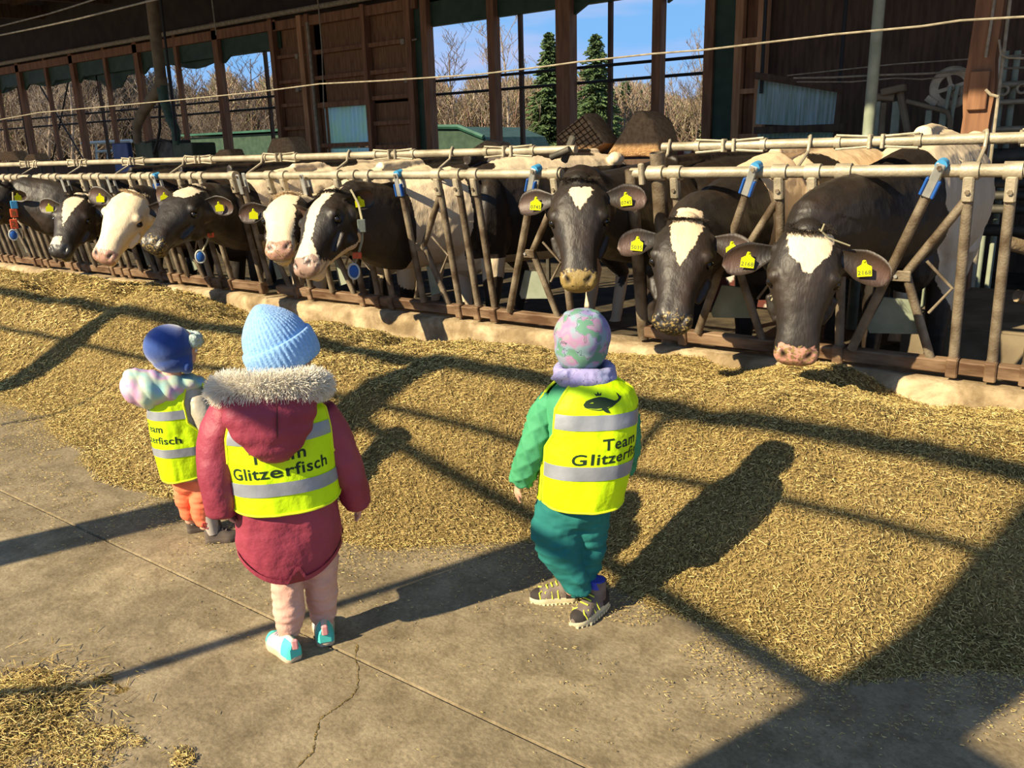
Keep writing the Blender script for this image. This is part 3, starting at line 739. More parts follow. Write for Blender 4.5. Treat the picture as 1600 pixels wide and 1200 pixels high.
# small straw heap in the near left corner
cs = at_z(-10, 1130); n = 9000
rg = np.linspace(0, .42, 22); ag = np.linspace(0, 2 * math.pi, 49)[:-1]; rr_, aa_ = np.meshgrid(rg, ag, indexing='ij')
xx_, yy_ = cs[0] + rr_ * np.cos(aa_), cs[1] + rr_ * np.sin(aa_); hz_ = .05 * np.exp(-(rr_ / .15) ** 2) * (1 + .5 * noise(np.stack([xx_, yy_, yy_ * 0], -1), 18, 5, 2)) - .006 + .008 * noise(np.stack([xx_, yy_, yy_ * 0], -1), 10, 6, 2)
vm = np.stack([xx_, yy_, hz_], -1).reshape(-1, 3); qm = [(i * 48 + j, (i + 1) * 48 + j, (i + 1) * 48 + (j + 1) % 48, i * 48 + (j + 1) % 48) for i in range(21) for j in range(48)]
mnd = fast_obj('straw_mound', vm, np.array(qm), M['straw_base'], label='low mound of chaff under the straw clump in the near left corner', category='straw', kind='stuff')
mnd.data.polygons.foreach_set('use_smooth', [True] * len(mnd.data.polygons))
r = np.abs(RNG.normal(0, .13, n)); a = RNG.uniform(0, 2 * math.pi, n); x = cs[0] + r * np.cos(a) * 1.0; yy = cs[1] + r * np.sin(a) * 1.0
z = .065 * np.exp(-(r / .15) ** 2) * RNG.uniform(.2, 1, n) + .004
P = np.stack([x, yy, z], 1); N = np.tile([0, 0, 1.0], (n, 1)); v1, q1 = sliver_field(P, N, .010, .045, .0010, .0026, .25)
pts = []
for (ax_, ay_, sx, sy, cnt) in ((90, 1150, 45, 40, 900), (160, 1155, 40, 22, 420), (285, 1185, 18, 16, 240), (185, 1145, 18, 6, 140), (215, 1160, 12, 8, 60), (120, 1190, 60, 14, 380)):
    for _ in range(cnt):
        pts.append(at_z(ax_ + random.gauss(0, sx * .55), ay_ + random.gauss(0, sy * .55), .003))
P = np.array(pts); v2, q2 = sliver_field(P, np.tile([0, 0, 1.0], (len(P), 1)), .004, .016, .001, .003, .05)
v = np.vstack([v1, v2]); q = np.vstack([q1, q2 + len(v1)])
st3 = fast_obj('straw_clump', v, q, M['straw'], label='small clump of straw in the near left corner', category='straw', kind='stuff')
set_attr(st3, 'tint', straw_tints(len(v) // 6, 6) * 1.05, 'POINT', 'FLOAT_COLOR')
# ================================================================== FEED FENCE
def FP(x, z, off=0.0): return np.array([x, 4.43 - .19 * (z - .44) - off, z])
TOPZ, LOWZ = 1.362, .45
FX = np.array([1, 0, 0.0]); FZ = nz([0, -.19, 1]); FN = nz(np.cross(FZ, FX)) * -1      # FN points to the passage
if FN[1] > 0: FN = -FN
FR = np.stack([FX, FN, FZ], 1)
def clamp_part(t, x, mm):
    m = MB(); m.tube([FP(x - .036, TOPZ), FP(x + .036, TOPZ)], .040, 14)
    m.bevbox(FP(x, TOPZ - .075, -.0) + FN * .012, (.046, .05, .12), .008, FR)
    c = obj('rail_clamp', m, mm, t, smooth=True)
    b = MB(); b.tube([FP(x, TOPZ - .085) + FN * .03, FP(x, TOPZ - .085) + FN * .047], .0115, 6); obj('bolt', b, M['bar'], c)
def neck_bar(t, x, top=TOPZ - .1, low=LOWZ - .03):
    m = MB(); m.tube([FP(x, top), FP(x, (top + low) / 2), FP(x, low)], .0235, 12); obj('neck_bar', m, M['bar'], t, smooth=True)
    s = MB(); s.bevbox(FP(x, LOWZ - .02) + FN * .006, (.052, .075, .10), .006, FR); obj('socket', s, M['rail'], t)
def lock_unit(t, v1, state, n_bars=3, blue=True, mm=None):
    mm = mm or M['pipe']
    for k, dx in enumerate((0, .165, .31)[:n_bars]):
        clamp_part(t, v1 + dx, mm if k != 9 else M['green_paint']); neck_bar(t, v1 + dx)
    # bent brace: out to the pivot and back to the low rail
    m = MB(); m.tube([FP(v1 - .005, 1.235), FP(v1 - .235, .885)], .021, 10)
    b = obj('upper_brace', m, M['bar'], t, smooth=True)
    w = MB(); w.tube([FP(v1 - .15, .945), FP(v1 - .032, .82), FP(v1 - .125, .69)], .008, 8); obj('stay_rod', w, M['bar'], t, smooth=True)
    m = MB(); m.tube([FP(v1 - .235, .87), FP(v1 - .10, LOWZ)], .0215, 10); obj('lower_brace', m, M['bar'], t, smooth=True)
    if state == 'open': a, c = (v1 - .11, 1.40), (v1 - .47, .47)
    else: a, c = (v1 - .325, 1.38), (v1 - .315, .47)
    pv = (v1 - (.278 if state == 'open' else .318), .872)
    p = MB(); p.bevbox((FP(v1 - .25, .872) + FP(*pv)) / 2 + FN * .022, (.105, .012, .055), .004, FR); obj('hinge_plate', p, M['bar'], t)
    b2 = MB(); b2.tube([FP(*pv) + FN * .024, FP(*pv) + FN * .036], .009, 8); obj('pivot_bolt', b2, M['steel'], t)
    A, C_ = FP(*a), FP(*c); D = nz(C_ - A); A = A + FN * .028; C_ = C_ + FN * .028
    lb = MB(); lb.tube([A + D * .10, C_], .0235, 12); L = obj('locking_bar', lb, M['bar'], t, smooth=True)
    S = nz(np.cross(D, FN)); R = np.stack([S, FN, -D], 1)
    pl = MB(); pl.bevbox(A + D * .075 + FN * .03, (.042, .012, .16), .005, R); pl.bevbox(A + D * .075 - FN * .03, (.042, .012, .16), .005, R); obj('latch_plate', pl, M['steel'], L)
    bt = MB(); bt.tube([A + FN * .036 + D * .012, A + FN * .046 + D * .012], .011, 6); obj('bolt', bt, M['bar'], L)
    if blue:
        bl = MB(); bl.tube([A + D * .005 - FN * .03, A + D * .005 + FN * .024], .026, 12); obj('roller', bl, M['light_blue_plastic'], L, smooth=True)
        for s in (-1, 1):
            pd = MB(); pd.bevbox(A + D * .11 + FN * .026 + S * s * .027, (.013, .03, .085), .004, R); obj('blue_pad', pd, M['blue_plastic'], L)
    # grey-green counter plate low on the locking bar
    gp = MB(); x0 = c[0]
    if state == 'open': q = [(x0 + .13, .74), (x0 + .245, .735), (x0 + .31, .565), (x0 + .07, .545), (x0 + .06, .575)]
    else: q = [(x0 + .035, .72), (x0 + .12, .70), (x0 + .165, .54), (x0 + .03, .50)]
    V = [FP(a_, b_) for a_, b_ in q]; n = len(V)
    gp.add([p_ - FN * .04 for p_ in V] + [p_ - FN * .028 for p_ in V], [tuple(range(n)), tuple(range(n, 2 * n))] + [(i, (i + 1) % n, n + (i + 1) % n, n + i) for i in range(n)])
    obj('counter_plate', gp, M['guard'], L)
def fence_panel(label, x0, x1, units, extra=()):
    t = thing('feed_fence_panel', ((x0 + x1) / 2, 4.43, .37), label, 'feed fence', 'headlock feed fence panels')
    m = MB(); m.tube([FP(x0, TOPZ), FP(x1, TOPZ)], .029, 16); obj('top_rail', m, M['pipe'], t, smooth=True)
    m = MB(); m.bevbox((FP(x0, LOWZ - .02) + FP(x1, LOWZ - .02)) / 2, (x1 - x0, .055, .07), .006, FR); obj('low_rail', m, M['rail'], t)
    for u in units: lock_unit(t, *u)
    for x in extra: clamp_part(t, x, M['pipe']); neck_bar(t, x)
    return t
right_panel = fence_panel('nearest feed fence panel with open lock bars, on the right', -2.29, 1.3, [(-1.45, 'open'), (-.60, 'open'), (.22, 'open'), (1.0, 'open')], extra=(-2.02,))
m = MB(); m.tube([FP(-2.29, .38), FP(-2.29, TOPZ - .06), FP(-2.29, TOPZ + .02)], [.035, .035, .035], 14)
obj('end_post', m, M['bar'], right_panel, smooth=True)
m = MB(); m.tube([FP(-2.14, .2, -.03), FP(-2.135, 1.47, -.03)], .043, 18, cap=False); m.tube([FP(-2.14, .2, -.03), FP(-2.135, 1.47, -.03)], .037, 18, cap=False)
m.tube([FP(-2.14, .9, -.03), FP(-2.139, .91, -.03)], .042, 18)
obj('round_post', m, M['bar'], right_panel, smooth=True)
m = MB(); m.tube([FP(-2.18, TOPZ), FP(-2.09, TOPZ)], .041, 16); m.bevbox(FP(-2.21, TOPZ) + FN * .03, (.03, .03, .12), .006, FR); obj('post_collar', m, M['pipe'], right_panel, smooth=True)
fence_panel('feed fence panel in the middle with bare rail between two cows', -5.72, -2.75, [(-5.46, 'closed', 2, False), (-4.69, 'closed', 3, False), (-3.725, 'closed'), (-2.80, 'open', 1)])
fence_panel('feed fence panel left of the middle one, behind two white-faced cows', -9.3, -5.90, [(-6.66, 'closed'), (-7.44, 'closed', 3, False), (-8.31, 'closed', 3, False), (-9.14, 'closed', 3, False)], extra=(-5.92,))
fence_panel('farthest feed fence panel at the left frame edge', -12.8, -9.4, [(-9.98, 'closed', 3, False), (-10.8, 'closed', 3, False), (-11.6, 'closed', 3, False), (-12.4, 'closed', 3, False)])

# release pipes above and behind the fence, hung on hooks
def release_pipe(label, x0, x1, couplings, hooks, handle=None):
    t = thing('release_pipe', ((x0 + x1) / 2, 4.5, 1.4), label, 'pipe', 'release pipes above the feed fence')
    m = MB(); Y, Z = 4.46, 1.497; m.tube([(x0, Y, Z), (x1, Y, Z)], .0255, 14); obj('pipe', m, M['pipe'], t, smooth=True)
    for x in couplings:
        c = MB()
        for s in (-1, 1):
            c.tube([(x + s * .17, Y, Z), (x + s * .20, Y, Z)], .034, 12)
            c.tube([(x + s * .03, Y - .02, Z + .024), (x + s * .19, Y - .02, Z + .034)], .0065, 6); c.tube([(x + s * .03, Y - .02, Z - .024), (x + s * .19, Y - .02, Z - .034)], .0065, 6)
            c.bevbox((x + s * .03, Y - .012, Z), (.016, .055, .07), .003)
        obj('rod_coupling', c, M['pipe'], t, smooth=True)
    for x in hooks:
        h = MB(); h.tube([(x - .012, Y + .02, Z + .01), (x - .012, Y + .008, Z + .032), (x, Y - .012, Z + .036), (x + .004, Y - .03, Z + .02), (x + .004, Y - .05, Z - .04), (x, 4.27, TOPZ + .02)], .0085, 8)
        obj('hook', h, M['pipe'], t, smooth=True)
    return t
release_pipe('sunlit release pipe above the right feed fence panel', -2.2, 1.5, [-1.80, -1.05, -.25, .6], [-2.15, -1.37, -.58])
rp = release_pipe('long release pipe above the left feed fence panels', -13.5, -2.78, [-3.28, -4.3, -5.55, -6.65, -7.7, -8.75, -9.8, -10.9], [-3.75, -4.75, -5.75, -6.85, -7.75, -8.65, -9.65, -10.6])
m = MB(); m.bevbox((-2.84, 4.47, 1.50), (.045, .03, .17), .008, np.array([[.9, 0, .43], [0, 1, 0], [-.43, 0, .9]])); m.tube([(-2.93, 4.41, 1.455), (-2.80, 4.42, 1.50)], .02, 10)
obj('lever_handle', m, M['black_pipe'], rp, smooth=True)

# brass float valve on a water pipe behind the gap
v_ = thing('water_valve', (-2.2, 4.75, .9), 'brass elbow valve on a water pipe between two feed fence panels', 'valve')
Yv = 4.62
def vp(px, py, Y=Yv): return at_y(px, py, Y)
m = MB(); m.tube([vp(1005, 348), vp(1005, 333), vp(1008, 327), vp(1018, 326), vp(1034, 326), vp(1037, 333), vp(1036, 352)], .016, 10)
for p in ((1005, 345), (1006, 330), (1017, 326), (1034, 327), (1036, 345)): m.sphere(vp(*p), .0215, 10, 8)
obj('brass_elbows', m, M['brass'], v_, smooth=True)
m = MB(); m.tube([vp(1020, 326), vp(1020, 312)], .012, 8); m.bevbox(vp(1018, 309), (.06, .02, .012), .003); obj('tap_handle', m, M['guard'], v_, smooth=True)
m = MB(); m.tube([vp(1036, 352), vp(1044, 520)], .018, 10); m.tube([vp(1005, 348), vp(1009, 520)], .014, 10); obj('supply_pipe', m, M['black_pipe'], v_, smooth=True)

# ================================================================== STABLE FITTINGS BEHIND THE COWS
def pipe_thing(name, paths, label, cat, mm, r=.03, n=10, group=None):
    m = MB()
    for p in paths:
        rr = r
        if isinstance(p, tuple): p, rr = p
        m.tube(p, rr, n)
    return single(name, m, mm, label, cat, smooth=True, group=group)
# right: tall tube, timber post and cubicle rails
pipe_thing('roof_tube', [[(-1.72, 7.0, .02), (-1.72, 7.0, 4.9)]], 'tall green-grey steel tube from floor to roof, left of the brown post', 'tube', M['guard'], .042, 14)
tp = thing('timber_post', (-.99, 7, .02), 'rough brown timber post at the right with a broken knot', 'post')
m = MB(); pr = []
for z in np.linspace(.02, 4.9, 40):
    q = .012 * noise(np.array([z, 0, 0]), 3, 4); h = .085 + (.012 if 1.75 < z < 1.95 else 0)
    pr.append([(-.99 + s_ * h + q, 7 + t_ * .08, z) for s_, t_ in ((-1, -1), (1, -1), (1, 1), (-1, 1))])
m.rings(pr); obj('shaft', m, M['timber'], tp)
m = MB(); m.bevbox((-.985, 6.9, 1.82), (.12, .03, .26), .006); obj('nailed_board', m, M['timber'], tp)
m = MB(); m.tube([(-.86, 6.95, 1.2), (-.865, 6.95, 2.4), (-.85, 6.94, 4.6)], .012, 8); obj('conduit', m, M['wire'], tp)
m = MB(); a = at_y(1546, 200, 7.9); m.tube([(a[0], 7.9, .02), (a[0], 7.9, 2.13)], .04, 10); single('short_steel_post', m, M['pipe'], 'short pale steel post right of the brown timber post', 'post', smooth=True)
# stall divider: curved tubes and boards seen above the nearest cow
sdv = thing('stall_divider', (-1.65, 8.0, .02), 'stall divider of bent tube and upright boards behind the nearest cow', 'divider')
Yd = 8.0
P_ = lambda x, y: at_y(x, y, Yd)
m = MB(); m.tube([P_(1350, 330), P_(1352, 212), P_(1356, 168), P_(1362, 153), P_(1378, 151), P_(1398, 152)], .036, 12); obj('bent_tube', m, M['dusty_tube'], sdv, smooth=True)
m = MB(); m.tube([P_(1416, 158), P_(1440, 164), P_(1470, 172), P_(1480, 175), P_(1484, 185), P_(1483, 300)], .02, 10); obj('hand_rail', m, M['dusty_tube'], sdv, smooth=True)
for (xa, xb, yt, mm) in ((1362, 1376, 155, 'guard'), (1376, 1385, 160, 'dusty_tube'), (1394, 1408, 158, 'guard'), (1446, 1456, 172, 'guard'), (1468, 1480, 175, 'guard')):
    m = MB(); a, b = P_(xa, yt), P_(xb, yt); m.bevbox(((a[0] + b[0]) / 2, Yd + .03, (a[2] + .3) / 2), (b[0] - a[0], .04, a[2] - .3), .006); obj('upright_board', m, M[mm], sdv)
m = MB(); a, b = P_(1379, 145), P_(1417, 137)
m.bevbox((a + b) / 2 + np.array([0, -.04, -.0]), (b[0] - a[0], .1, .06), .008, np.array([[.98, 0, -.17], [0, 1, 0], [.17, 0, .98]])); m.tube([P_(1405, 140), P_(1420, 215)], .03, 8); obj('head_block', m, M['dusty_tube'], sdv)
# winch disc on teal arms
wd = thing('winch_wheel', (-1.4, 8.1, .02), 'round dusty metal winch wheel on teal arms beside the timber post', 'winch')
WYc = 8.1; c = at_y(1487, 137, WYc)
m = MB()
ring_out = [(c[0] + .16 * math.cos(a), WYc, c[2] + .16 * math.sin(a)) for a in np.linspace(0, 2 * math.pi, 41)]
m.tube(ring_out, .012, 8, cap=False); 
N_ = 40; an = np.arange(N_) * 2 * math.pi / N_
def ringd(r, y): return [(c[0] + r * math.cos(a), y, c[2] + r * math.sin(a)) for a in an]
m.rings([ringd(.10, 8.09), ringd(.163, 8.09), ringd(.163, 8.115), ringd(.10, 8.115), ringd(.10, 8.09)], cap=False)
for a in (0.3, 1.9, 3.4, 5.0): m.box(c + np.array([.05 * math.cos(a), 0, .05 * math.sin(a)]), (.1, .02, .03), np.array([[math.cos(a), 0, -math.sin(a)], [0, 1, 0], [math.sin(a), 0, math.cos(a)]]))
m.tube([c + np.array([0, -.04, 0]), c + np.array([0, .03, 0])], .03, 12)
obj('wheel', m, M['pipe'], wd)
m = MB()
for dx in (-.0, .055):
    m.tube([(c[0] + .0 + dx, 8.04, c[2] + .01), (c[0] - .02 + dx, 8.04, c[2] - .2), (c[0] - .03 + dx * .8, 8.04, .02)], .017, 8)
obj('teal_arm', m, M['guard'], wd, smooth=True)
m = MB(); m.box(c + np.array([-.14, -.02, -.10]), (.10, .03, .05), np.array([[.8, 0, .6], [0, 1, 0], [-.6, 0, .8]])); obj('bracket', m, M['pipe'], wd)
m = MB(); m.box(c + np.array([.14, -.01, -.03]), (.18, .03, .07)); obj('bracket', m, M['pipe'], wd)
# cubicle rails right
rails = [(1512, 1600, 246, 250, 8.0, .07), (1512, 1600, 285, 290, 7.9, .045), (1512, 1600, 305, 308, 7.9, .038), (1512, 1600, 326, 330, 7.9, .038), (1500, 1600, 358, 366, 7.2, .045), (1530, 1600, 135, 131, 8.2, .028), (1540, 1600, 161, 158, 8.2, .022), (1530, 1600, 203, 198, 8.1, .024), (1530, 1600, 212, 208, 8.2, .018)]
for i, (xa, xb, ya, yb, Y, r) in enumerate(rails):
    a, b = at_y(xa, ya, Y), at_y(xb + 120, yb + (yb - ya), Y); b[2] = a[2]; b[0] += 1.2
    pipe_thing('cubicle_rail', [[a, b]], 'steel cubicle rail at the right edge, ' + ['thick, right behind the release pipe', 'upper of three close rails', 'middle of three close rails', 'lowest of three close rails', 'low, level with the blue pads below', 'topmost, by the ring fittings', 'second from the top', 'just above the release pipe', 'thin, just above the release pipe'][i], 'rail', M['pipe'] if i in (5, 6, 7) else M['black_pipe'], r)
for (px_, Y) in ((1583, 8.3), (1565, 8.3)):
    a = at_y(px_, 140, Y); pipe_thing('cubicle_post', [[(a[0], Y, .02), (a[0], Y, a[2] + .3)]], 'thin upright cubicle post at the right edge, ' + ('far right' if px_ == 1583 else 'beside the ring fitting'), 'post', M['guard'], .025)
for px_, py_, lab in ((1568, 141, 'left'), (1597, 138, 'right')):
    a = at_y(px_, py_, 8.15); m = MB(); q = [(a[0] + .035 * math.cos(t), 8.15, a[2] + .035 * math.sin(t)) for t in np.linspace(0, 2 * math.pi, 21)]; m.tube(q, .012, 8, cap=False); single('ring_fitting', m, M['pipe'], 'round ring fitting under the top rail, ' + lab + ' one', 'ring', smooth=True)
# lower cubicle timbers seen between the neck bars on the right
for (xa, ya, xb, yb, Y, r, lab) in ((1570, 378, 1640, 398, 5.4, .04, 'pale peeled log end between the two rightmost neck bars'), (1590, 462, 1650, 480, 5.2, .035, 'lower pale log end at the right edge')):
    pipe_thing('log', [[at_y(xa, ya, Y), at_y(xb, yb, Y + .2)]], lab, 'log', M['kerb'], r)
m = MB(); a = at_y(1500, 410, 6.0); m.box((a[0] + 1.4, 6.3, .35), (3.2, 1.6, .12)); m.box((a[0] + 1.4, 5.5, .25), (3.2, .08, .3)); single('cubicle_bed', m, M['dusty_tube'], 'raised dusty cubicle bed behind the right feed fence', 'bed')
# peeling maroon partition behind the cows, right of the middle
m = MB(); a, b = at_y(1060, 238, 6.9), at_y(1322, 238, 6.9); a, b = at_y(1060, 238, 7.5), at_y(1322, 238, 7.5); m.box(((a[0] + b[0]) / 2, 7.5, .76), (b[0] - a[0], .04, 1.44)); single('partition_panel', m, M['maroon'], 'maroon partition panel with peeling white patches behind the cows', 'panel')
# blue-green strip curtain, right of the wooden ladder frame
scn = thing('strip_curtain', (-2.6, 9, 1.5), 'translucent blue-green strip curtain panel under a dark beam at the right', 'curtain')
def slope_sheet(name, p, Yv_, mm, per=.05):
    m = MB(); q = [at_y(*a, Yv_) for a in p]; xs = np.linspace(0, 1, 120); top = [q[0] + (q[1] - q[0]) * t + np.array([0, .012 * math.sin(t * 110), 0]) for t in xs]; bot = [q[3] + (q[2] - q[3]) * t + np.array([0, .012 * math.sin(t * 110), 0]) for t in xs]
    m.rings([top, bot], False, False); m.rings([[a + np.array([0, .006, 0]) for a in top], [a + np.array([0, .006, 0]) for a in bot]], False, False); return obj(name, m, mm, scn)
slope_sheet('strips', [(1185, 124), (1308, 144), (1302, 198), (1180, 194)], 9, M['strip_sheet'])
slope_sheet('lower_strips', [(1185, 205), (1302, 207), (1300, 216), (1183, 216)], 9, M['teal_sheet'])
m = MB(); a, b = at_y(1180, 200, 8.9), at_y(1322, 203, 8.9); m.box((a + b) / 2, (b[0] - a[0], .08, .07)); m.box(at_y(1311, 172, 8.95), (.05, .06, .5)); a, b = at_y(1180, 118, 8.9), at_y(1318, 140, 8.9)
m.tube([a, b], .04, 6); obj('frame', m, M['dark_timber'], scn)

# brown square netted bales (worn brushes of matted fibre) behind the fence
def bale(name, poly, Y, th, label, net=True):
    t = thing(name, (0, 0, 0), label, 'bale', 'brown matted bales behind the cows')
    q = np.array([at_y(*p, Y) for p in poly]); c0 = q.mean(0); t.location = (c0[0], Y, q[:, 2].min())
    m = MB(); n = len(q)
    dense = []
    for i in range(n):
        for s in np.linspace(0, 1, 9)[:-1]: dense.append(q[i] * (1 - s) + q[(i + 1) % n] * s)
    dense = np.array(dense); rings = []
    for yy_, k in ((0, .55), (0, .93), (.03, 1.0), (th * .7, 1.02), (th, .9), (th, .3)):
        r_ = c0 + (dense - c0) * k; r_[:, 1] = Y + yy_; nn = noise(r_, 14, 3, 2)[:, None]; r_ = r_ + (r_ - c0) * nn * .05 * (k > .9); rings.append(r_)
    m.rings(rings); obj('matted_block', m, M['bale'], t, smooth=True, angle=70)
    if net:
        m = MB(); e1, e2 = nz(q[1] - q[0]), nz(q[3] - q[0]); L1, L2 = np.linalg.norm(q[1] - q[0]), np.linalg.norm(q[3] - q[0])
        for s in np.linspace(.08, .92, 7):
            m.tube([q[0] + (q[1] - q[0]) * s + (q[3] - q[0]) * .04 + np.array([0, -.008, 0]), q[3] + (q[2] - q[3]) * s - (q[3] - q[0]) * .04 + np.array([0, -.008, 0])], .004, 5)
            m.tube([q[0] + (q[3] - q[0]) * s + (q[1] - q[0]) * .04 + np.array([0, -.008, 0]), q[1] + (q[2] - q[1]) * s - (q[1] - q[0]) * .04 + np.array([0, -.008, 0])], .004, 5)
        obj('net', m, M['rope'], t)
    return t
bale('brown_bale', [(866, 213), (912, 177), (947, 224), (900, 250)], 7.3, .35, 'square brown bale with crisscross net standing on its corner')
bale('brown_bale', [(946, 244), (990, 174), (1003, 173), (1018, 188), (1028, 215), (1029, 246)], 7.3, .45, 'rounded brown bale right of the netted square one', False)
for poly, Y, lab in (([(414, 243), (424, 216), (450, 214), (466, 243)], 8, 'small brown bale on the far side, below the timber panel'), ([(728, 238), (758, 219), (776, 222), (790, 240)], 9, 'low brown heap-shaped bale under the middle window'),
                     ([(-8, 250), (0, 238), (20, 236), (32, 252)], 9, 'dark brown bale at the left frame edge'), ([(36, 252), (42, 241), (52, 240), (58, 253)], 9, 'second dark brown bale from the left edge'), ([(332, 246), (342, 234), (356, 233), (362, 246)], 9, 'tiny brown bale right of the green feeder cabinet')):
    bale('brown_bale', poly, Y, .3, lab, False)

# feed dosing station with two hoses
fs_ = thing('feed_dispenser', (-13.9, 9.3, .02), 'green feed dispenser with a blue panel, fed by a forked tube from the roof', 'feeder')
Q = lambda x, y: at_y(x, y, 9.0)
def qbox(name, x0, x1, y0, y1, mm, d=.5, parent=fs_, yo=0, zbot=None):
    a, b = Q(x0, y0), Q(x1, y1); m = MB(); zb = b[2] if zbot is None else zbot; m.bevbox(((a[0] + b[0]) / 2, 9.0 + d / 2 + yo, (a[2] + zb) / 2), (abs(b[0] - a[0]), d, a[2] - zb), .015); return obj(name, m, mm, parent)
qbox('cabinet', 209, 240, 222, 250, M['cabinet'], zbot=.3); qbox('cabinet', 268, 302, 224, 250, M['cabinet'], zbot=.3); qbox('back_body', 240, 268, 220, 250, M['black_pipe'], .4, yo=.05, zbot=.3); qbox('blue_panel', 183, 211, 224, 250, M['blue_panel'], .1, yo=-.12, zbot=.9)
m = MB(); m.tube([Q(233, -40), Q(238, 10), Q(246, 80), Q(252, 126)], .10, 16); m.tube([Q(251, 122), Q(252, 137)], .115, 16); obj('drop_tube', m, M['dusty_tube'], fs_, smooth=True)
m = MB(); m.tube([Q(251, 134), Q(236, 156), Q(222, 178), Q(214, 196), Q(215, 224)], [.10, .10, .095, .085, .075], 16); obj('left_hose', m, M['dusty_tube'], fs_, smooth=True)
m = MB(); m.tube([Q(253, 134), Q(256, 155), Q(266, 185), Q(275, 205), Q(276, 226)], [.10, .09, .085, .08, .07], 16); obj('right_hose', m, M['green_hose'], fs_, smooth=True)
m = MB(); m.tube([Q(249, 156), Q(250, 200), Q(246, 222), Q(240, 240)], .025, 8); m.tube([Q(228, 223), Q(240, 219), Q(252, 218), Q(268, 222)], .02, 8); obj('cable', m, M['dark_wire'], fs_)

# wires and cables strung along the stable
def wire(pts, Y, r, label, mm='wire', sag=.0):
    q = [at_y(*p, Y) for p in pts]; path = []
    for i in range(len(q) - 1):
        for s in np.linspace(0, 1, 14)[:-1]: path.append(q[i] * (1 - s) + q[i + 1] * s)
    path.append(q[-1]); m = MB(); m.tube(path, r, 7); return single('wire', m, M[mm], label, 'wire', smooth=True)
wire([(-60, 60), (0, 55), (60, 43), (120, 30), (180, 15), (232, 2), (300, -14)], 5.2, .010, 'lower of two pale wires at the top left')
wire([(-60, 50), (0, 41), (75, 22), (108, 12), (145, 0), (200, -18)], 5.4, .009, 'upper of two pale wires at the top left')
wire([(-40, 192), (0, 187), (60, 176), (150, 168), (280, 156), (400, 144), (500, 131), (600, 126), (750, 116), (850, 104), (900, 97), (1020, 84), (1100, 78), (1200, 66), (1300, 54), (1440, 41), (1500, 32), (1620, 25), (2100, -20)], 5.6, .0065, 'long pale cable crossing the whole barn in front of the windows')
wire([(1230, 118), (1400, 100), (1520, 92), (1620, 84)], 8.2, .006, 'faint thin wire, topmost in the dark on the right')
wire([(1240, 122), (1300, 121), (1380, 117), (1450, 115), (1530, 108), (1620, 105)], 8, .009, 'wavy grey cable in the dark on the right')
wire([(1245, 128), (1330, 128), (1400, 122), (1440, 124), (1480, 120)], 8, .006, 'thin wavy wire under the grey cable on the right')
wire([(250, -8), (262, 95), (271, 175), (275, 220)], 8.9, .022, 'thin dark drop pipe right of the forked tube', 'dark_wire')
wire([(322, -70), (338, 55)], 8.9, .010, 'short vertical wire at the top left of the windows')
wire([(489, -70), (499, 25), (503, 75), (506, 170)], 10.4, .012, 'thin vertical wire in front of the timber panel')
wire([(480, 35), (487, 110), (492, 170), (499, 240)], 10.5, .028, 'vertical conduit on the timber panel', 'wire')
wire([(1554, 0), (1548, 40), (1540, 90)], 6.9, .01, 'cable running down beside the timber post')
wire([(1561, 62), (1564, 85), (1575, 90), (1600, 91)], 6.9, .008, 'curved loop of grey cable at the right edge')
wire([(1540, 140), (1548, 148), (1560, 151)], 6.6, .01, 'short curled cable end right of the timber post')
for pts, lab in (([(60, 130), (178, 330)], 'left'), ([(108, 122), (66, 330)], 'right')):
    wire(pts, 11.6, .02, 'thin diagonal tie rod outside the far left windows, ' + lab + ' one of the pair', 'dark_wire')
for px_, py_ in ((465, 88), (466, 140), (630, 65), (636, 125)):
    a = at_y(px_, py_, 10.85); m = MB(); m.bevbox(a, (.09, .07, .09), .01); m.tube([a, a + np.array([.3 if px_ > 600 else .25, 0, .01])], .015, 6)
    single('insulator_clamp', m, M['wire'], 'grey clamp box on the timber panel, ' + {(465, 88): 'upper left', (466, 140): 'lower left', (630, 65): 'upper right', (636, 125): 'lower right'}[(px_, py_)], 'clamp')

m = MB()
for px_ in (1190, 1312): a = at_y(px_, 130, 8.95); m.tube([(a[0], 8.95, a[2] - .1), (a[0], 8.95, 5.14)], .02, 6)
obj('hanger_rods', m, M['dark_wire'], scn)
def rack(label, x0, x1, y, z, d=.45):
    t = thing('bale_rack', ((x0 + x1) / 2, y, .02), label, 'rack')
    m = MB(); m.box(((x0 + x1) / 2, y + d / 2, z - .03), (x1 - x0, d, .05)); obj('shelf', m, M['dark_timber'], t)
    for xx in (x0 + .05, x1 - .05):
        for yy in (y + .05, y + d - .05): m = MB(); m.tube([(xx, yy, .02), (xx, yy, z - .04)], .025, 8); obj('leg', m, M['black_pipe'], t)
rack('dark steel rack carrying the two largest brown bales', -4.95, -3.55, 7.25, at_y(900, 252, 7.3)[2] + .015, .55)
for lab, px0, px1, py0, Y in (('rack under the small bale below the timber panel', 410, 470, 243, 8), ('rack under the low bale below the middle window', 724, 794, 240, 9), ('rack under the two dark bales at the left edge', -12, 62, 252, 9), ('rack under the tiny bale right of the green feeder', 328, 366, 246, 9)):
    a, b = at_y(px0, py0, Y), at_y(px1, py0, Y); rack(lab, a[0], b[0], Y - .02, min(a[2], b[2]) + .01, .36)
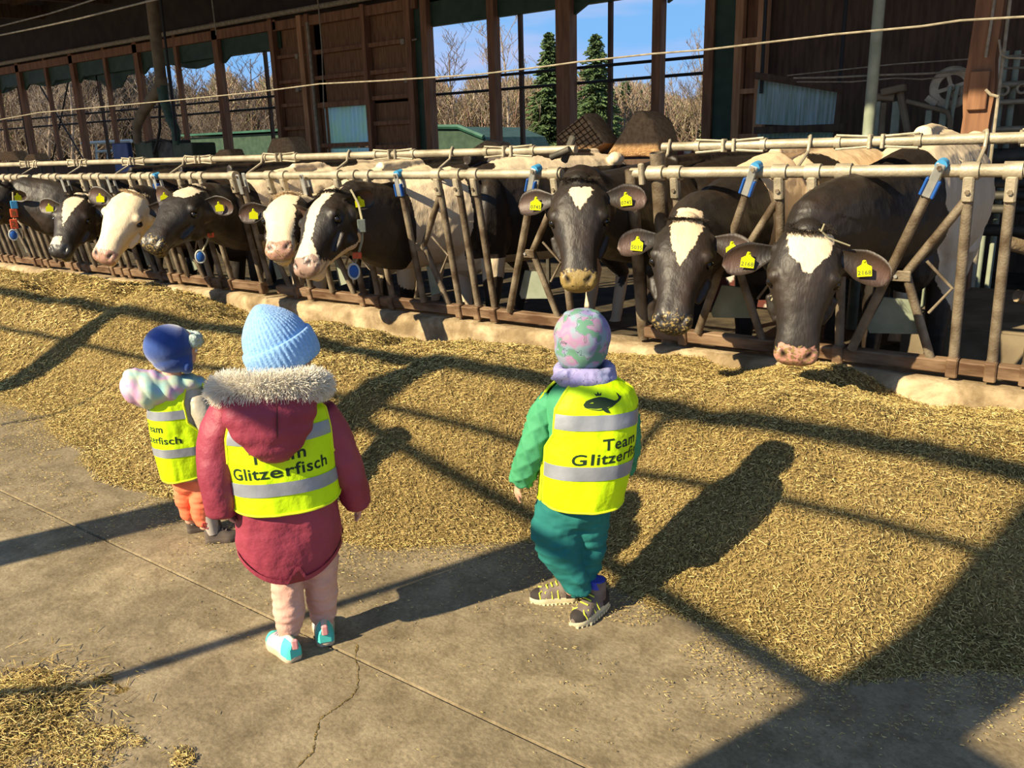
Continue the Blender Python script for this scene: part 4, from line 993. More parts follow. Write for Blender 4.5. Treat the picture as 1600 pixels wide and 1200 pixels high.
# ================================================================== OUTSIDE: WOODLAND
M['bark'] = mat('pale_bark', (.15, .115, .085), (.34, .27, .20), scale=3, rough=.95)
M['bark_dark'] = mat('dark_bark', (.09, .065, .045), (.18, .13, .09), scale=3, rough=.95)
M['needle'] = attr_mat('spruce_needles', rough=.9)
M['twig'] = attr_mat('twigs', rough=.95)
def tree_mesh(seed, h, spread=.22, depth=3, lean=0):
    rnd = random.Random(seed); m = MB(); tips = []
    def branch(p, d, L, r, k):
        n = 4 if k == 0 else 3; path = [np.array(p)]; dd = nz(d)
        for i in range(n):
            dd = nz(dd + np.array([rnd.gauss(0, .07 + .07 * k), rnd.gauss(0, .07 + .07 * k), .05 + .05 * k])); path.append(path[-1] + dd * L / n)
        m.tube(path, [max(.012, r * (1 - .75 * i / n)) for i in range(n + 1)], 6 if k == 0 else 4, cap=False)
        if k < depth:
            cnt = 15 if k == 0 else (5 if k == 1 else 4)
            for j in range(cnt):
                s = (.22 + .76 * j / cnt) if k == 0 else rnd.uniform(.25, 1); i = min(n - 1, int(s * n)); f = s * n - i
                q = path[i] * (1 - f) + path[i + 1] * f; a = rnd.uniform(0, 2 * math.pi); up = rnd.uniform(.45, 1.1)
                branch(q, (math.cos(a), math.sin(a), up), L * (spread if k == 0 else .5) * rnd.uniform(.7, 1.25) * (1.25 - .5 * s if k == 0 else 1), r * (.34 if k == 0 else .5) * (1.1 - .5 * s), k + 1)
    branch((0, 0, -.1), (lean, 0, 1), h, h * .011 + .02, 0)
    return m
def place_tree(o, x, y, rz, s): o.location = (x, y, 0); o.rotation_euler = (0, 0, rz); o.scale = (s, s, s)
rt = random.Random(3)
protos = []
for i, (h, sp) in enumerate(((9.5, .26), (8.5, .34), (10.5, .22), (8, .40))):
    m = tree_mesh(20 + i, h, sp); me = mesh_from('bare_tree', *m.arrays(), smooth=True); me.materials.append(M['bark'] if i % 2 == 0 else M['bark_dark']); protos.append(me)
def bare(px, depth, s, label, k, group=None):
    r = ray(px, 250); r = r / math.hypot(r[0], r[1]); o = bpy.data.objects.new('bare_tree', protos[k]); COL.objects.link(o)
    place_tree(o, r[0] * depth, r[1] * depth, rt.uniform(0, 6.28), s); o['label'] = label; o['category'] = 'tree'
    if group: o['group'] = group
bare(715, 40, .70, 'leafless tree nearest the left side of the middle window', 1)
bare(800, 44, .82, 'pale leafless tree behind the slim mullion left of the spruces', 0)
bare(1085, 42, .66, 'fine-branched leafless tree standing above the thicket right of the thick window post', 3)
bare(1120, 52, .70, 'leafless tree at the right end of the middle window', 2)
bare(310, 55, .92, 'leafless tree with a greenish crown against the sky, right of the forked tube', 3)
bare(395, 58, .9, 'leafless tree against the sky in the last left window before the timber panel', 1)
for i in range(150):
    px = rt.uniform(-30, 1130)
    if 450 < px < 670: px = rt.uniform(-30, 440)
    d_ = rt.uniform(58, 85) if px > 600 else rt.uniform(45, 85)
    s = rt.uniform(.48, .72) * (d_ / 75) * (1.0 if px > 600 else 1.75 if px < 230 else 1.15)
    bare(px, d_, s, 'leafless woodland tree in the brown tree line beyond the ' + ('middle window' if px > 600 else 'left windows'), i % 4, 'leafless trees beyond the ' + ('middle window' if px > 600 else 'left windows'))
# spruces
def spruce_mesh(seed, h, w, sparse=1.0):
    g = np.random.default_rng(seed); m = MB(); m.tube([(0, 0, 0), (0, 0, h * .97)], [h * .016, .02], 7); tv, tf = m.arrays()
    P, D, L, W = [], [], [], []
    for z in np.arange(h * .12, h, h * .022):
        R = w * max(0, 1 - z / h) ** .8 * g.uniform(.8, 1.15) + .05
        for k in range(int(11 * sparse)):
            a = g.uniform(0, 2 * math.pi); r_ = R * g.uniform(.6, 1.1)
            for s in np.linspace(.15, 1, max(3, int(r_ / .22))):
                for side in (-1, 0, 1):
                    aa = a + side * .35 * (1 - s * .3) / (s + .3) * .6
                    P.append((r_ * s * math.cos(aa), r_ * s * math.sin(aa), z - r_ * .28 * s + g.normal(0, .04))); D.append((math.cos(a + side * .7), math.sin(a + side * .7), -.25 + g.normal(0, .2))); L.append(.42 * g.uniform(.7, 1.3)); W.append(.09)
    P = np.array(P); v, q = strips(P, nz_rows(np.array(D)), np.array(L), np.array(W), np.tile([0, 0, 1.0], (len(P), 1)))
    return tv, tf, v, q
def spruce(px, depth, h, w, label, seed, sparse=1.0):
    tv, tf, v, q = spruce_mesh(seed, h, w, sparse); r = ray(px, 250); r = r / math.hypot(r[0], r[1])
    t = thing('spruce_tree', (r[0] * depth, r[1] * depth, 0), label, 'tree'); me = mesh_from('trunk', tv, tf, True); me.materials.append(M['bark_dark']); o = bpy.data.objects.new('trunk', me); COL.objects.link(o); o.parent = t
    f = fast_obj('foliage', v, q, M['needle'], t); g = np.random.default_rng(seed); c = np.array([[.06, .095, .035]]) * g.uniform(.6, 1.8, (len(v) // 6, 1)) * np.array([[1, 1, 1]]); set_attr(f, 'tint', np.repeat(c, 6, 0), 'POINT', 'FLOAT_COLOR')
spruce(860, 56, 8.6, 2.3, 'tallest dense spruce, left of the thick window post', 1)
spruce(884, 60, 8.7, 1.5, 'narrow spruce touching the left side of the thick window post', 2, .8)
spruce(930, 52, 7.9, 2.4, 'spruce with open drooping boughs right of the thick window post', 3, .55)
spruce(976, 62, 5.9, 1.1, 'small spruce poking above the thicket', 4, .8)
spruce(1003, 66, 5.5, 1.1, 'smallest spruce right of the small one above the thicket', 5, .8)
spruce(1112, 60, 6.0, 1.2, 'spruce half hidden by the right window mullion', 6)
spruce(210, 70, 12.5, 2.0, 'dark spruce top in the left windows beside the forked tube', 7)
spruce(745, 64, 5.6, 1.6, 'broad green spruce behind the second window post', 8)
# thicket: nobody could count its twigs
n = 150000; g = RNG
px = g.uniform(-60, 1150, n); r = np.stack([ray(p, 250) for p in px]); r = r[:, :2] / np.linalg.norm(r[:, :2], axis=1)[:, None]; dep = g.uniform(60, 92, n)
hm = np.interp(px, [0, 200, 240, 450, 600, 1150], [14, 13, 9.5, 7.2, 7.4, 6.9]); hm = hm * (.85 + .3 * noise(np.stack([px / 40, px * 0, px * 0], 1), 1, 77, 2)) * dep / 78
z = hm * g.uniform(0, 1, n) ** 1.15
P = np.stack([r[:, 0] * dep, r[:, 1] * dep, z], 1); D = np.stack([g.normal(0, .55, n), g.normal(0, .55, n), np.ones(n)], 1)
vd = np.stack([r[:, 0], r[:, 1], np.zeros(n)], 1)
v, q = strips(P, nz_rows(D), g.uniform(.6, 2.4, n), g.uniform(.025, .075, n), -vd)
th = fast_obj('thicket', v, q, M['twig'], label='brown leafless thicket forming the tree line beyond the windows', category='thicket', kind='stuff')
base = np.array([[.30, .22, .15], [.24, .18, .11], [.42, .34, .25], [.24, .22, .11], [.34, .22, .16]]); c = base[g.integers(0, 5, n)] * g.uniform(.7, 1.3, (n, 1)); set_attr(th, 'tint', np.repeat(c, 6, 0), 'POINT', 'FLOAT_COLOR')
# grass verge and low green outbuildings just outside the windows
def outbuilding(px0, px1, ytop, Y, label, slope=None):
    a, b = at_y(px0, ytop, Y), at_y(px1, ytop, Y); t = thing('outbuilding', ((a[0] + b[0]) / 2, Y + 2, 0), label, 'building')
    zt = a[2]; m = MB()
    m.box(((a[0] + b[0]) / 2, Y + 2, zt / 2 - .05), (b[0] - a[0], 4, zt - .1)); obj('wall', m, M['green_paint'], t)
    m = MB(); m.box(((a[0] + b[0]) / 2, Y + 2, zt), (b[0] - a[0] + .3, 4.4, .08)); obj('roof', m, M['green_sheet'], t)
outbuilding(285, 440, 212, 22, 'low dark green outbuilding outside the left windows')
b0 = at_y(690, 232, 19); t_ = thing('silage_clamp_roof', (b0[0], 19, 0), 'dark green sloping shed roof outside the middle window', 'building')
m = MB(); q = [at_y(*p, 19) for p in ((640, 198), (718, 198), (757, 214), (770, 240), (640, 240))]; n_ = len(q); m.add([p for p in q] + [p + np.array([0, 3, 0]) for p in q], [tuple(range(n_)), tuple(range(n_, 2 * n_))] + [(i, (i + 1) % n_, n_ + (i + 1) % n_, n_ + i) for i in range(n_)]); obj('gable', m, M['green_paint'], t_)
m = MB(); m.tube([q[0] + [0, -.05, 0], q[1] + [0, -.05, 0], q[2] + [0, -.05, 0]], .07, 6); obj('edge_trim', m, M['green_sheet'], t_)
wf = thing('white_framed_cart', (at_y(175, 240, 15)[0], 15, 0), 'white framed cart outside the far left windows', 'cart')
m = MB(); W_ = lambda x, y: at_y(x, y, 15)
m.tube([W_(128, 224), W_(205, 220)], .06, 6); obj('top_beam', m, M['white_frame'], wf)
m = MB()
for seg in (((150, 226), (158, 370)), ((168, 226), (174, 370)), ((150, 237), (186, 235)), ((136, 226), (145, 370)), ((192, 223), (196, 370))): m.tube([W_(*seg[0]), W_(*seg[1])], .045, 6)
obj('side_frame', m, M['white_frame'], wf)
# ================================================================== COWS
HS = [(-.035, .045, -.045, -.10), (-.015, .080, -.005, -.155), (.03, .105, .018, -.21), (.09, .124, .034, -.255), (.15, .132, .040, -.272), (.20, .126, .036, -.266), (.26, .106, .026, -.238),
      (.32, .088, .014, -.208), (.38, .077, .004, -.180), (.43, .076, -.002, -.166), (.47, .082, -.008, -.158), (.505, .080, -.020, -.148), (.53, .064, -.040, -.130), (.54, .035, -.065, -.110)]
def head_rings(O, ex, es, ez, k, n=26):
    rings = []
    S = np.array(HS)
    ss = np.linspace(S[0, 0], S[-1, 0], 30); ss = np.concatenate([ss[:-3], S[-3:, 0]]); ss = np.unique(ss)
    for s in ss:
        w, zt, zb = [np.interp(s, S[:, 0], S[:, j]) for j in (1, 2, 3)]
        a = np.arange(n) * 2 * math.pi / n; ca, sa = np.cos(a), np.sin(a)
        x = np.sign(ca) * np.abs(ca) ** .72 * w; zz = np.sign(sa) * np.abs(sa) ** .78; zc = (zt + zb) / 2; h = (zt - zb) / 2
        # width narrows towards the jaw, forehead plane broad
        up = (zz + 1) / 2; x = x * (.62 + .38 * np.clip(up * 1.5, 0, 1)); z = zc + zz * h
        rings.append(O + k * (x[:, None] * ex + s * es + z[:, None] * ez))
    return rings
def bez(p0, p1, p2, p3, n):
    t = np.linspace(0, 1, n)[:, None]; return (1 - t) ** 3 * p0 + 3 * (1 - t) ** 2 * t * p1 + 3 * (1 - t) * t * t * p2 + t ** 3 * p3
def spine_tube(m, path, rw, rh, n=20):
    """elliptical sections: rw sideways, rh in the vertical-ish plane"""
    P = np.array(path); T = np.gradient(P, axis=0); T /= np.linalg.norm(T, axis=1)[:, None]; rings = []
    side = np.array([1.0, 0, 0])
    for i in range(len(P)):
        s = side - T[i] * np.dot(side, T[i]); s = nz(s); u = np.cross(s, T[i]); a = np.arange(n) * 2 * math.pi / n
        if u[2] < -.2: pass
        rings.append(P[i] + rw[i] * np.cos(a)[:, None] * s + rh[i] * np.sin(a)[:, None] * u); side = s
    m.rings(rings)
def head_pose(poll_px, muz_px, Y, L, near=True, up=(0, 0, 1)):
    O = at_y(poll_px[0], poll_px[1], Y); r = nz(ray(*muz_px)); b = np.dot(r, CAM - O); c = np.dot(CAM - O, CAM - O) - L * L; disc = b * b - c
    t = -b - math.sqrt(disc) if (disc > 0 and near) else (-b + math.sqrt(disc) if disc > 0 else -b)
    es = nz(CAM + r * t - O); ez = np.array(up, float); ez = nz(ez - es * np.dot(ez, es)); ex = np.cross(es, ez)
    return O, ex, es, ez
def ear_mesh(base, out, nrm, L, W, cup=.35, n=9, m_=15):
    """leaf-shaped cupped ear; out = direction of the ear, nrm = the way its hollow faces"""
    out = nz(out); nrm = nz(nrm - out * np.dot(nrm, out)); sd_ = np.cross(nrm, out); vs_ = []; inner = []
    for layer, off in ((0, 0.0), (1, -.009)):
        for i in range(m_):
            t = i / (m_ - 1); hw = W * .5 * (min(1, .30 + t * 1.5) * (max(0, 1 - max(0, (t - .55) / .45) ** 2.6)) ** .5) + .001
            for j in range(n):
                s = -1 + 2 * j / (n - 1); dep = cup * hw * (s * s) * (1 if t < .9 else .6); th = off * (1 - abs(s) ** 3) * (1 - .6 * t)
                p = base + out * (L * t) + sd_ * (s * hw * .96) + nrm * (dep + th - cup * hw * .3) - nrm * .012 * (t * (1 - t) * 4) * -1 * .3 + np.array([0, 0, -.018 * t * t])
                vs_.append(p); inner.append((1 - layer) * max(0, min(1, (t - .28) * 2.2)) * max(0, 1 - abs(s) ** 2 * 1.1) * .8)
    f = []; N_ = n * m_
    for l in (0, 1):
        for i in range(m_ - 1):
            for j in range(n - 1):
                a = l * N_ + i * n + j; f.append((a, a + 1, a + n + 1, a + n))
    for i in range(m_ - 1):
        for j in (0, n - 1):
            a = i * n + j; f.append((a, a + n, a + n + N_, a + N_))
    for j in range(n - 1):
        a = (m_ - 1) * n + j; f.append((a, a + 1, a + 1 + N_, a + N_))
    return np.array(vs_), f, inner
def text_mesh(body, size, bold=.0):
    cu = bpy.data.curves.new('lettering', 'FONT'); cu.body = body; cu.size = size; cu.align_x = 'CENTER'; cu.offset = bold; cu.space_character = 1.07; cu.fill_mode = 'FRONT'; cu.resolution_u = 3
    o = bpy.data.objects.new('lettering', cu); COL.objects.link(o); dg = bpy.context.evaluated_depsgraph_get(); dg.update()
    me = o.evaluated_get(dg).to_mesh(); bm = bmesh.new(); bm.from_mesh(me)
    for _ in range(2):
        es = [e_ for e_ in bm.edges if e_.calc_length() > size * .16]
        if es: bmesh.ops.subdivide_edges(bm, edges=es, cuts=1)
    bmesh.ops.triangulate(bm, faces=bm.faces)
    v = np.array([x.co[:] for x in bm.verts]); f = [tuple(q.index for q in p.verts) for p in bm.faces]; bm.free(); o.evaluated_get(dg).to_mesh_clear(); bpy.data.objects.remove(o)
    return v, f
def ear_tag(parent, pos, nrm, down, text=None, size=.052):
    nrm = nz(nrm); down = nz(down - nrm * np.dot(down, nrm)); side = np.cross(down, nrm)
    k = size / .052
    poly = [(-.006, -.030), (.006, -.030), (.010, -.014), (.027, -.004), (.027, .034), (-.027, .034), (-.027, -.004), (-.010, -.014)]
    m = MB(); m.prism([(x * k, y * k) for x, y in poly], pos, side, down, .003); o = obj('ear_tag', m, M['tag'], parent, label='yellow ear tag')
    b = MB(); b.sphere(pos - down * .026 * k + nrm * .003, .006, 8, 6); obj('tag_stud', b, M['tag'], o)
    if text:
        v, f = text_mesh(text, .024 * k, .0006); w = pos + nrm * .0022 + (-side) * 0 + np.outer(v[:, 0], -side if np.dot(np.cross(-side, -down), nrm) > 0 else side) + np.outer(v[:, 1] - .027 * k, -down)
        obj('tag_digits', (w, f), M['tag_text'], o, label='number ' + text)
    return o

def cow(label, poll, muz, Y, up, gap, pose=None, k=1.12, near=True, voxel=.011, coat='coat', blaze=None, bodymark=None, ears=((1, .15, 0), (1, .15, 0)), tags=('', ''), nose_feed=0.0, body_dir=(.05, 1, 0),
        shoulder=None, body_z=1.12, body=True, eye_open=True, neck_r=(.115, .17), legs=True, ear_norm=None, ear_len=.20, wid=1.16, tuft=(.035, .026, .018)):
    O, ex, es, ez = pose if pose else head_pose(poll, muz, Y, .545 * k, near, up)
    WID = wid; m = MB(); m.rings(head_rings(O, ex * WID, es, ez, k))
    H = lambda x, s, z: O + k * (x * WID * ex + s * es + z * ez)
    for sx in (-1, 1):      # brow, cheek, ear root, muzzle corners
        m.sphere(H(sx * .092, .185, -.012), .034 * k, 12, 8); m.sphere(H(sx * .10, .10, -.11), .060 * k, 12, 8); m.sphere(H(sx * .062, .20, -.19), .062 * k, 12, 8)
        m.sphere(H(sx * .046, .485, -.048), .034 * k, 12, 8); m.tube([H(sx * .082, .23, -.035), H(sx * .066, .32, -.035), H(sx * .05, .40, -.03)], [.016 * k, .013 * k, .008 * k], 8); m.tube([H(sx * .112, .25, -.10), H(sx * .098, .31, -.12), H(sx * .08, .36, -.13)], [.014 * k, .016 * k, .010 * k], 8); m.sphere(H(sx * .095, .07, -.05), .034 * k, 10, 8)
    m.sphere(H(0, -.012, -.03), (.062 * k, .062 * k, .05 * k), 12, 8); m.sphere(H(0, .47, -.135), .052 * k, 12, 8)
    G = np.array(gap, float); bd = nz(body_dir)
    S = np.array(shoulder, float) if shoulder is not None else G + bd * .62 + np.array([0, 0, 0.04]); S[2] = min(S[2], 1.2)
    p0 = H(0, .06, -.13); back = H(0, -.1, -.22) - p0
    path = np.vstack([bez(p0, p0 + back * .9, G - np.array([0, .22, -.03]) * 1.0, G, 9), bez(G, G + np.array([0, .2, -.02]), S - bd * .25, S, 7)[1:]])
    L_ = len(path); t = np.linspace(0, 1, L_); rw = np.interp(t, [0, .15, .5, 1], [.085 * k, neck_r[0], neck_r[0] * 1.25, .24]); rh = np.interp(t, [0, .15, .5, 1], [.115 * k, neck_r[1], neck_r[1] * 1.25, .36])
    spine_tube(m, path, rw, rh, 20)
    if body:
        bz = body_z; B = [(-.12, .15, .26, -.05), (.05, .25, .37, -.02), (.35, .31, .41, 0), (.75, .37, .43, 0), (1.15, .36, .42, .01), (1.45, .29, .37, .05), (1.68, .22, .30, .09), (1.78, .10, .16, .12)]
        base = np.array([S[0], S[1], bz]); pth = np.array([base + bd * q[0] + np.array([0, 0, q[3]]) for q in B]); tt = np.linspace(0, 1, len(B)); ti = np.linspace(0, 1, 18)
        pi = np.stack([np.interp(ti, tt, pth[:, j]) for j in range(3)], 1); spine_tube(m, pi, np.interp(ti, tt, [q[1] for q in B]), np.interp(ti, tt, [q[2] for q in B]), 24)
        sd_ = nz(np.cross(bd, [0, 0, 1]))
        for s_ in (-1, 1): m.sphere(base + bd * 1.42 + sd_ * s_ * .2 + np.array([0, 0, .36]), (.07, .09, .06), 10, 8); m.sphere(base + bd * .1 + sd_ * s_ * .17 + np.array([0, 0, -.05]), (.13, .2, .32), 12, 10)
        m.tube([base + bd * t_ + np.array([0, 0, .415 - .02 * (t_ < .2)]) for t_ in (.0, .5, 1.0, 1.4)], [.05, .045, .045, .04], 8)
        m.sphere(base + bd * -.02 + np.array([0, 0, -.28]), (.17, .2, .2), 12, 8)      # brisket
        if legs:
            for s_ in (-1, 1):
                q = base + sd_ * s_ * .17
                m.tube([q + bd * .10 + [0, 0, -.1], q + bd * .08 + [0, 0, -.45], q + bd * .06 + [0, 0, -.68], q + bd * .06 + [0, 0, -1.0], q + bd * .03 + [0, 0, -1.09]], [.12, .085, .058, .042, .058], 12)
                m.tube([q + bd * 1.42 + [0, 0, .05], q + bd * 1.30 + [0, 0, -.35], q + bd * 1.55 + [0, 0, -.62], q + bd * 1.47 + [0, 0, -1.0], q + bd * 1.43 + [0, 0, -1.09]], [.19, .14, .062, .045, .06], 12)
            m.tube([base + bd * 1.76 + [0, 0, .3], base + bd * 1.84 + [0, 0, .1], base + bd * 1.83 + [0, 0, -.5]], [.035, .02, .03], 8)
    v, f = remeshed(m, voxel, 4)
    N = normals_of(v, f)
    q = (v - O) / k; hx, hs, hz = (q @ ex) / WID, q @ es, q @ ez
    near_head = (hs > -.1) & (np.abs(hx) < .19) & (hz > -.35) & (hz < .15) & (np.linalg.norm(q, axis=1) < .72)
    # sculpt: nostrils, eye sockets, mouth line, cheek hollow; first three also get painted shade
    dent_shade = np.zeros(len(v)); disp = np.zeros(len(v))
    for sx in (-1, 1):
        d2 = ((hx - sx * (.050 + (hs - .49) * -.4)) / .014) ** 2 + ((hs - .497) / .026) ** 2 + ((hz + .038) / .035) ** 2; g_ = np.exp(-d2); disp -= .020 * g_; dent_shade = np.maximum(dent_shade, np.clip(g_ * 2.2 - .5, 0, 1))
        d2 = ((hx - sx * .122) / .03) ** 2 + ((hs - .207) / .036) ** 2 + ((hz + .040) / .020) ** 2; disp -= .016 * np.exp(-d2); dent_shade = np.maximum(dent_shade, .8 * np.exp(-((hx - sx * .118) / .03) ** 2 - ((hs - .207) / .030) ** 2 - ((hz + .040) / .013) ** 2))
        d2 = ((hx - sx * .118) / .03) ** 2 + ((hs - .193) / .045) ** 2 + ((hz + .008) / .014) ** 2; disp += .005 * np.exp(-d2)
        d2 = ((hx - sx * .10) / .04) ** 2 + ((hs - .33) / .08) ** 2 + ((hz + .085) / .022) ** 2; disp -= .010 * np.exp(-d2)
        d2 = ((hx - sx * .115) / .04) ** 2 + ((hs - .28) / .06) ** 2 + ((hz + .10) / .03) ** 2; disp += .006 * np.exp(-d2)
    mouth = np.exp(-((hz + .118 - (hs - .5) * .2) / .007) ** 2) * (hs > .40) * (hs < .56); disp -= .008 * mouth; dent_shade = np.maximum(dent_shade, mouth * .6)
    disp = np.where(near_head, disp, 0); dent_shade = np.where(near_head, dent_shade, 0)
    wr = noise(v, 22, 8, 2) * .0035 + noise(v, 6, 9, 2) * .010 * (~near_head)
    v = v + N * (disp * k + wr)[:, None]
    nose = np.where(near_head, np.clip((hs - .455 + .25 * np.abs(hx)) / .04, 0, 1) * np.clip((.088 - np.abs(hx)) / .03, 0, 1) * np.clip((hz + .115) / .03, 0, 1), 0)
    feed = np.where(near_head, np.clip((hs - .40) / .08, 0, 1) * nose_feed, 0)
    mk = np.full(len(v), -1.0)
    if bodymark is not None: mk = bodymark(v)
    if blaze is not None:
        hb = blaze(hx, hs, hz); mk = np.where(near_head & (hz > -.30), np.maximum(hb, mk if blaze.__name__ == 'keep' else -1), mk)
    inner = np.zeros(len(v))
    allv, allf = [v], list(f); off = len(v); inn = [inner]; tagpos = []
    for i, sx in enumerate((-1, 1)):
        e_len, e_back, e_up = ears[i]
        out = sx * ex * 1.0 - es * e_back + ez * e_up
        nm = ez * .8 + es * .25 if ear_norm is None else np.array(ear_norm, float)
        b_ = H(sx * .098, .075, -.045); ev, ef, ei = ear_mesh(b_, out, nm, ear_len * k * e_len, .132 * k)
        allv.append(ev); allf += [tuple(x + off for x in ff) for ff in ef]; inn.append(np.array(ei)); off += len(ev)
        tagpos.append((b_ + nz(out) * ear_len * k * e_len * .52 + nz(nm) * .014, nz(nm)))
    V = np.vstack(allv); ne = len(V) - len(v); pad = lambda a, val: np.concatenate([a, np.full(ne, val)])
    foot_ = np.array([S[0], S[1], .02])
    t_ = thing('cow', foot_, label, 'cow', None)
    me = mesh_from('body', V - foot_, allf, True); fix_normals(me); me.materials.append(M[coat]); o = bpy.data.objects.new('body', me); COL.objects.link(o); o.parent = t_
    emk = .06 if coat == 'none' else -1.0
    set_attr(o, 'mark', pad(mk, emk)); set_attr(o, 'nose', pad(nose, 0)); set_attr(o, 'feed', pad(feed, 0)); set_attr(o, 'dent_shade', pad(dent_shade, 0)); set_attr(o, 'inner', np.concatenate(inn))
    for sx in (-1, 1):
        m = MB(); m.sphere(H(sx * .108, .205, -.038), .0215 * k, 16, 10); obj('eye', m, M['eye_dark'], t_, smooth=True, angle=None)
    if tuft and M.get('fur'):
        g = RNG; nn_ = 1400; px_ = g.normal(0, .036, nn_); ps_ = g.uniform(-.05, .005, nn_); okk = np.abs(px_) < .085; px_, ps_ = px_[okk], ps_[okk]; nn_ = len(px_)
        base_ = np.array([H(a, b, .004 + .022 * math.exp(-(a / .07) ** 2) - max(0, -b) * 1.3 + min(0, .02 - abs(b)) * .0) for a, b in zip(px_, ps_)]); D_ = nz_rows(es * .75 + ez * .5 + ex * (px_ * 5)[:, None] + g.normal(0, .3, (nn_, 3)))
        Ls_ = g.uniform(.015, .030, nn_) * k; v_, q_ = strips(base_ + D_ * (Ls_ * .4)[:, None], D_, Ls_, np.full(nn_, .0014), np.tile(ez, (nn_, 1)))
        fo = fast_obj('poll_tuft', v_ - foot_, q_, M['fur'], t_); cc = np.array(tuft) * g.uniform(.6, 1.5, (nn_, 1)); set_attr(fo, 'tint', np.repeat(cc, 6, 0), 'POINT', 'FLOAT_COLOR')
    for i, tx in enumerate(tags):
        if tx is None: continue
        p, nm = tagpos[i]; toc = nz(CAM - p); nn = nz(nm * .45 + toc * .75); ear_tag(t_, p + nn * .012 - np.array([0, 0, .012]), nn, np.array([(-.1 if i else .1), 0, -1.0]), tx or None, .058)
    return t_, H, path
def body_noise(seed, scale, bias, extra=None):
    def fn(v):
        r = noise(v, scale, seed, 1) * .5 + bias
        if extra is not None: r = extra(v, r)
        return r
    return fn
BLACKBODY = lambda v: np.full(len(v), -1.0)
def facing_plane(px, py, P0, toward):
    """point on the ray through (px, py) at the distance of P0 less 'toward'"""
    r = nz(ray(px, py)); h = nz([P0[0], P0[1], 0]); t = (np.dot(P0 - CAM, h) - toward) / np.dot(r, h); return CAM + r * t
# nearest cow, head down in the feed
def bz_j(x, s, z): half = np.interp(s, [-.03, .0, .03, .10, .19, .3], [.03, .075, .080, .066, -.005, -.1]); return np.where((z > -.07) & (s > .0), np.minimum(half - np.abs(x + .01), s + .0), -.1)
def bm_j(v):
    r = noise(v, 1.5, 61) * .3
    return np.where(v[:, 1] > 4.85, (v[:, 2] - 1.18) * .5 + (v[:, 1] - 5.05) * .55 + r, np.where((v[:, 1] > 4.25) & (v[:, 2] < .82) & (v[:, 2] > .3), .12 - np.abs(v[:, 2] - .62) + r * .3, -1))
cow_j, Hj, pj = cow('nearest cow, black with white shield on its brow and pink nose in the feed', (1263, 362), (1243, 570), 3.80, (.30, -.85, .35), (-1.10, 4.36, 1.10), k=1.10, voxel=.0085, coat='coat_pink', blaze=bz_j, bodymark=bm_j,
    ears=((1.15, -.34, -.05), (1.12, -.26, .05)), tags=('2168', '2168'), nose_feed=.52, body_dir=(-.10, 1, 0), shoulder=(-.98, 5.15, 1.16), body_z=1.13, neck_r=(.13, .20), near=True)
def bz_i(x, s, z): half = np.interp(s, [-.04, .0, .04, .15, .27, .4], [.05, .062, .064, .046, -.005, -.1]); return np.where(z > -.07, half - np.abs(x + .004), -.1)
def bm_i(v):
    r = noise(v, 2.4, 12) * .3; return np.where(v[:, 1] > 4.7, .12 + r - np.abs(v[:, 2] - 1.35) * .3, -1)
cow_i, Hi, pi_ = cow('black cow with a long white wedge on its brow, ear tags 5035', (1073, 345), (1047, 508), 3.95, (.30, -.85, .40), (-1.86, 4.36, 1.04), k=1.10, voxel=.009, coat='coat_tan', blaze=bz_i, bodymark=bm_i,
    ears=((1.0, -.22, -.02), (1.0, -.25, .02)), tags=('5035', '5035'), nose_feed=.50, body_dir=(.12, 1, 0), shoulder=(-1.78, 5.1, 1.1), body_z=1.04, neck_r=(.13, .18))
def bz_h(x, s, z): half = np.interp(s, [.04, .06, .10, .15, .19, .3], [.03, .05, .042, .018, -.005, -.1]); return np.where((z > -.07) & (s > .045), np.minimum(half - np.abs(x + .008), s - .052 + np.abs(x + .008) * .35), -.1)
cow_h, Hh, ph = cow('black cow with a small white heart-shaped brow spot above the patterned hat', (905, 282), (903, 445), 3.95, (.45, -.85, .35), (-2.50, 4.36, 1.12), k=1.13, voxel=.009, coat='coat', blaze=bz_h, bodymark=BLACKBODY,
    ears=((1.05, -.05, .10), (1.0, .1, -.25)), tags=('0745', '0745'), nose_feed=.66, body_dir=(.12, 1, 0), shoulder=(-2.45, 5.1, 1.08), body_z=1.0, neck_r=(.15, .2))
def bz_f(x, s, z): half = np.interp(s, [-.04, 0, .08, .2, .36, .46, .55], [.03, .05, .055, .036, .03, .075, .10]); return np.maximum(half - np.abs(x), np.where((z < np.interp(s, [0, .15, .3, .5], [-.20, -.235, -.185, -.13])) & (s > .16), .02, -.1))
def bm_f(v):
    y = v[:, 1]; r = noise(v, 2.6, 7) * .30
    return np.where(y < 4.42, -1.0, np.where(y < 4.86 + noise(v, 3, 5) * .12, .05 + r * 1.2 + np.clip((v[:, 2] - .9) * .4, -.1, .1), np.where((v[:, 2] > 1.36) | (v[:, 2] < .72), .08 + r, -.2 + r)))
cow_f, Hf, pf = cow('large black cow in profile with a white blaze and collar box', (512, 303), (462, 416), 3.85, (-.05, -.75, .6), (-4.30, 4.36, 1.0), k=1.19, voxel=.009, coat='coat_f', blaze=bz_f, bodymark=bm_f,
    ears=((.9, .55, -.30), (1.0, .6, .1)), tags=('', None), body_dir=(.24, 1, 0), shoulder=(-4.08, 5.0, 1.06), body_z=1.05, neck_r=(.14, .24), ear_norm=(.5, -.6, -.5))
def bz_e(x, s, z): return np.where(s < .42, .085 - np.abs(x - .018) + np.where(z < -.12, -.08, 0), .2)
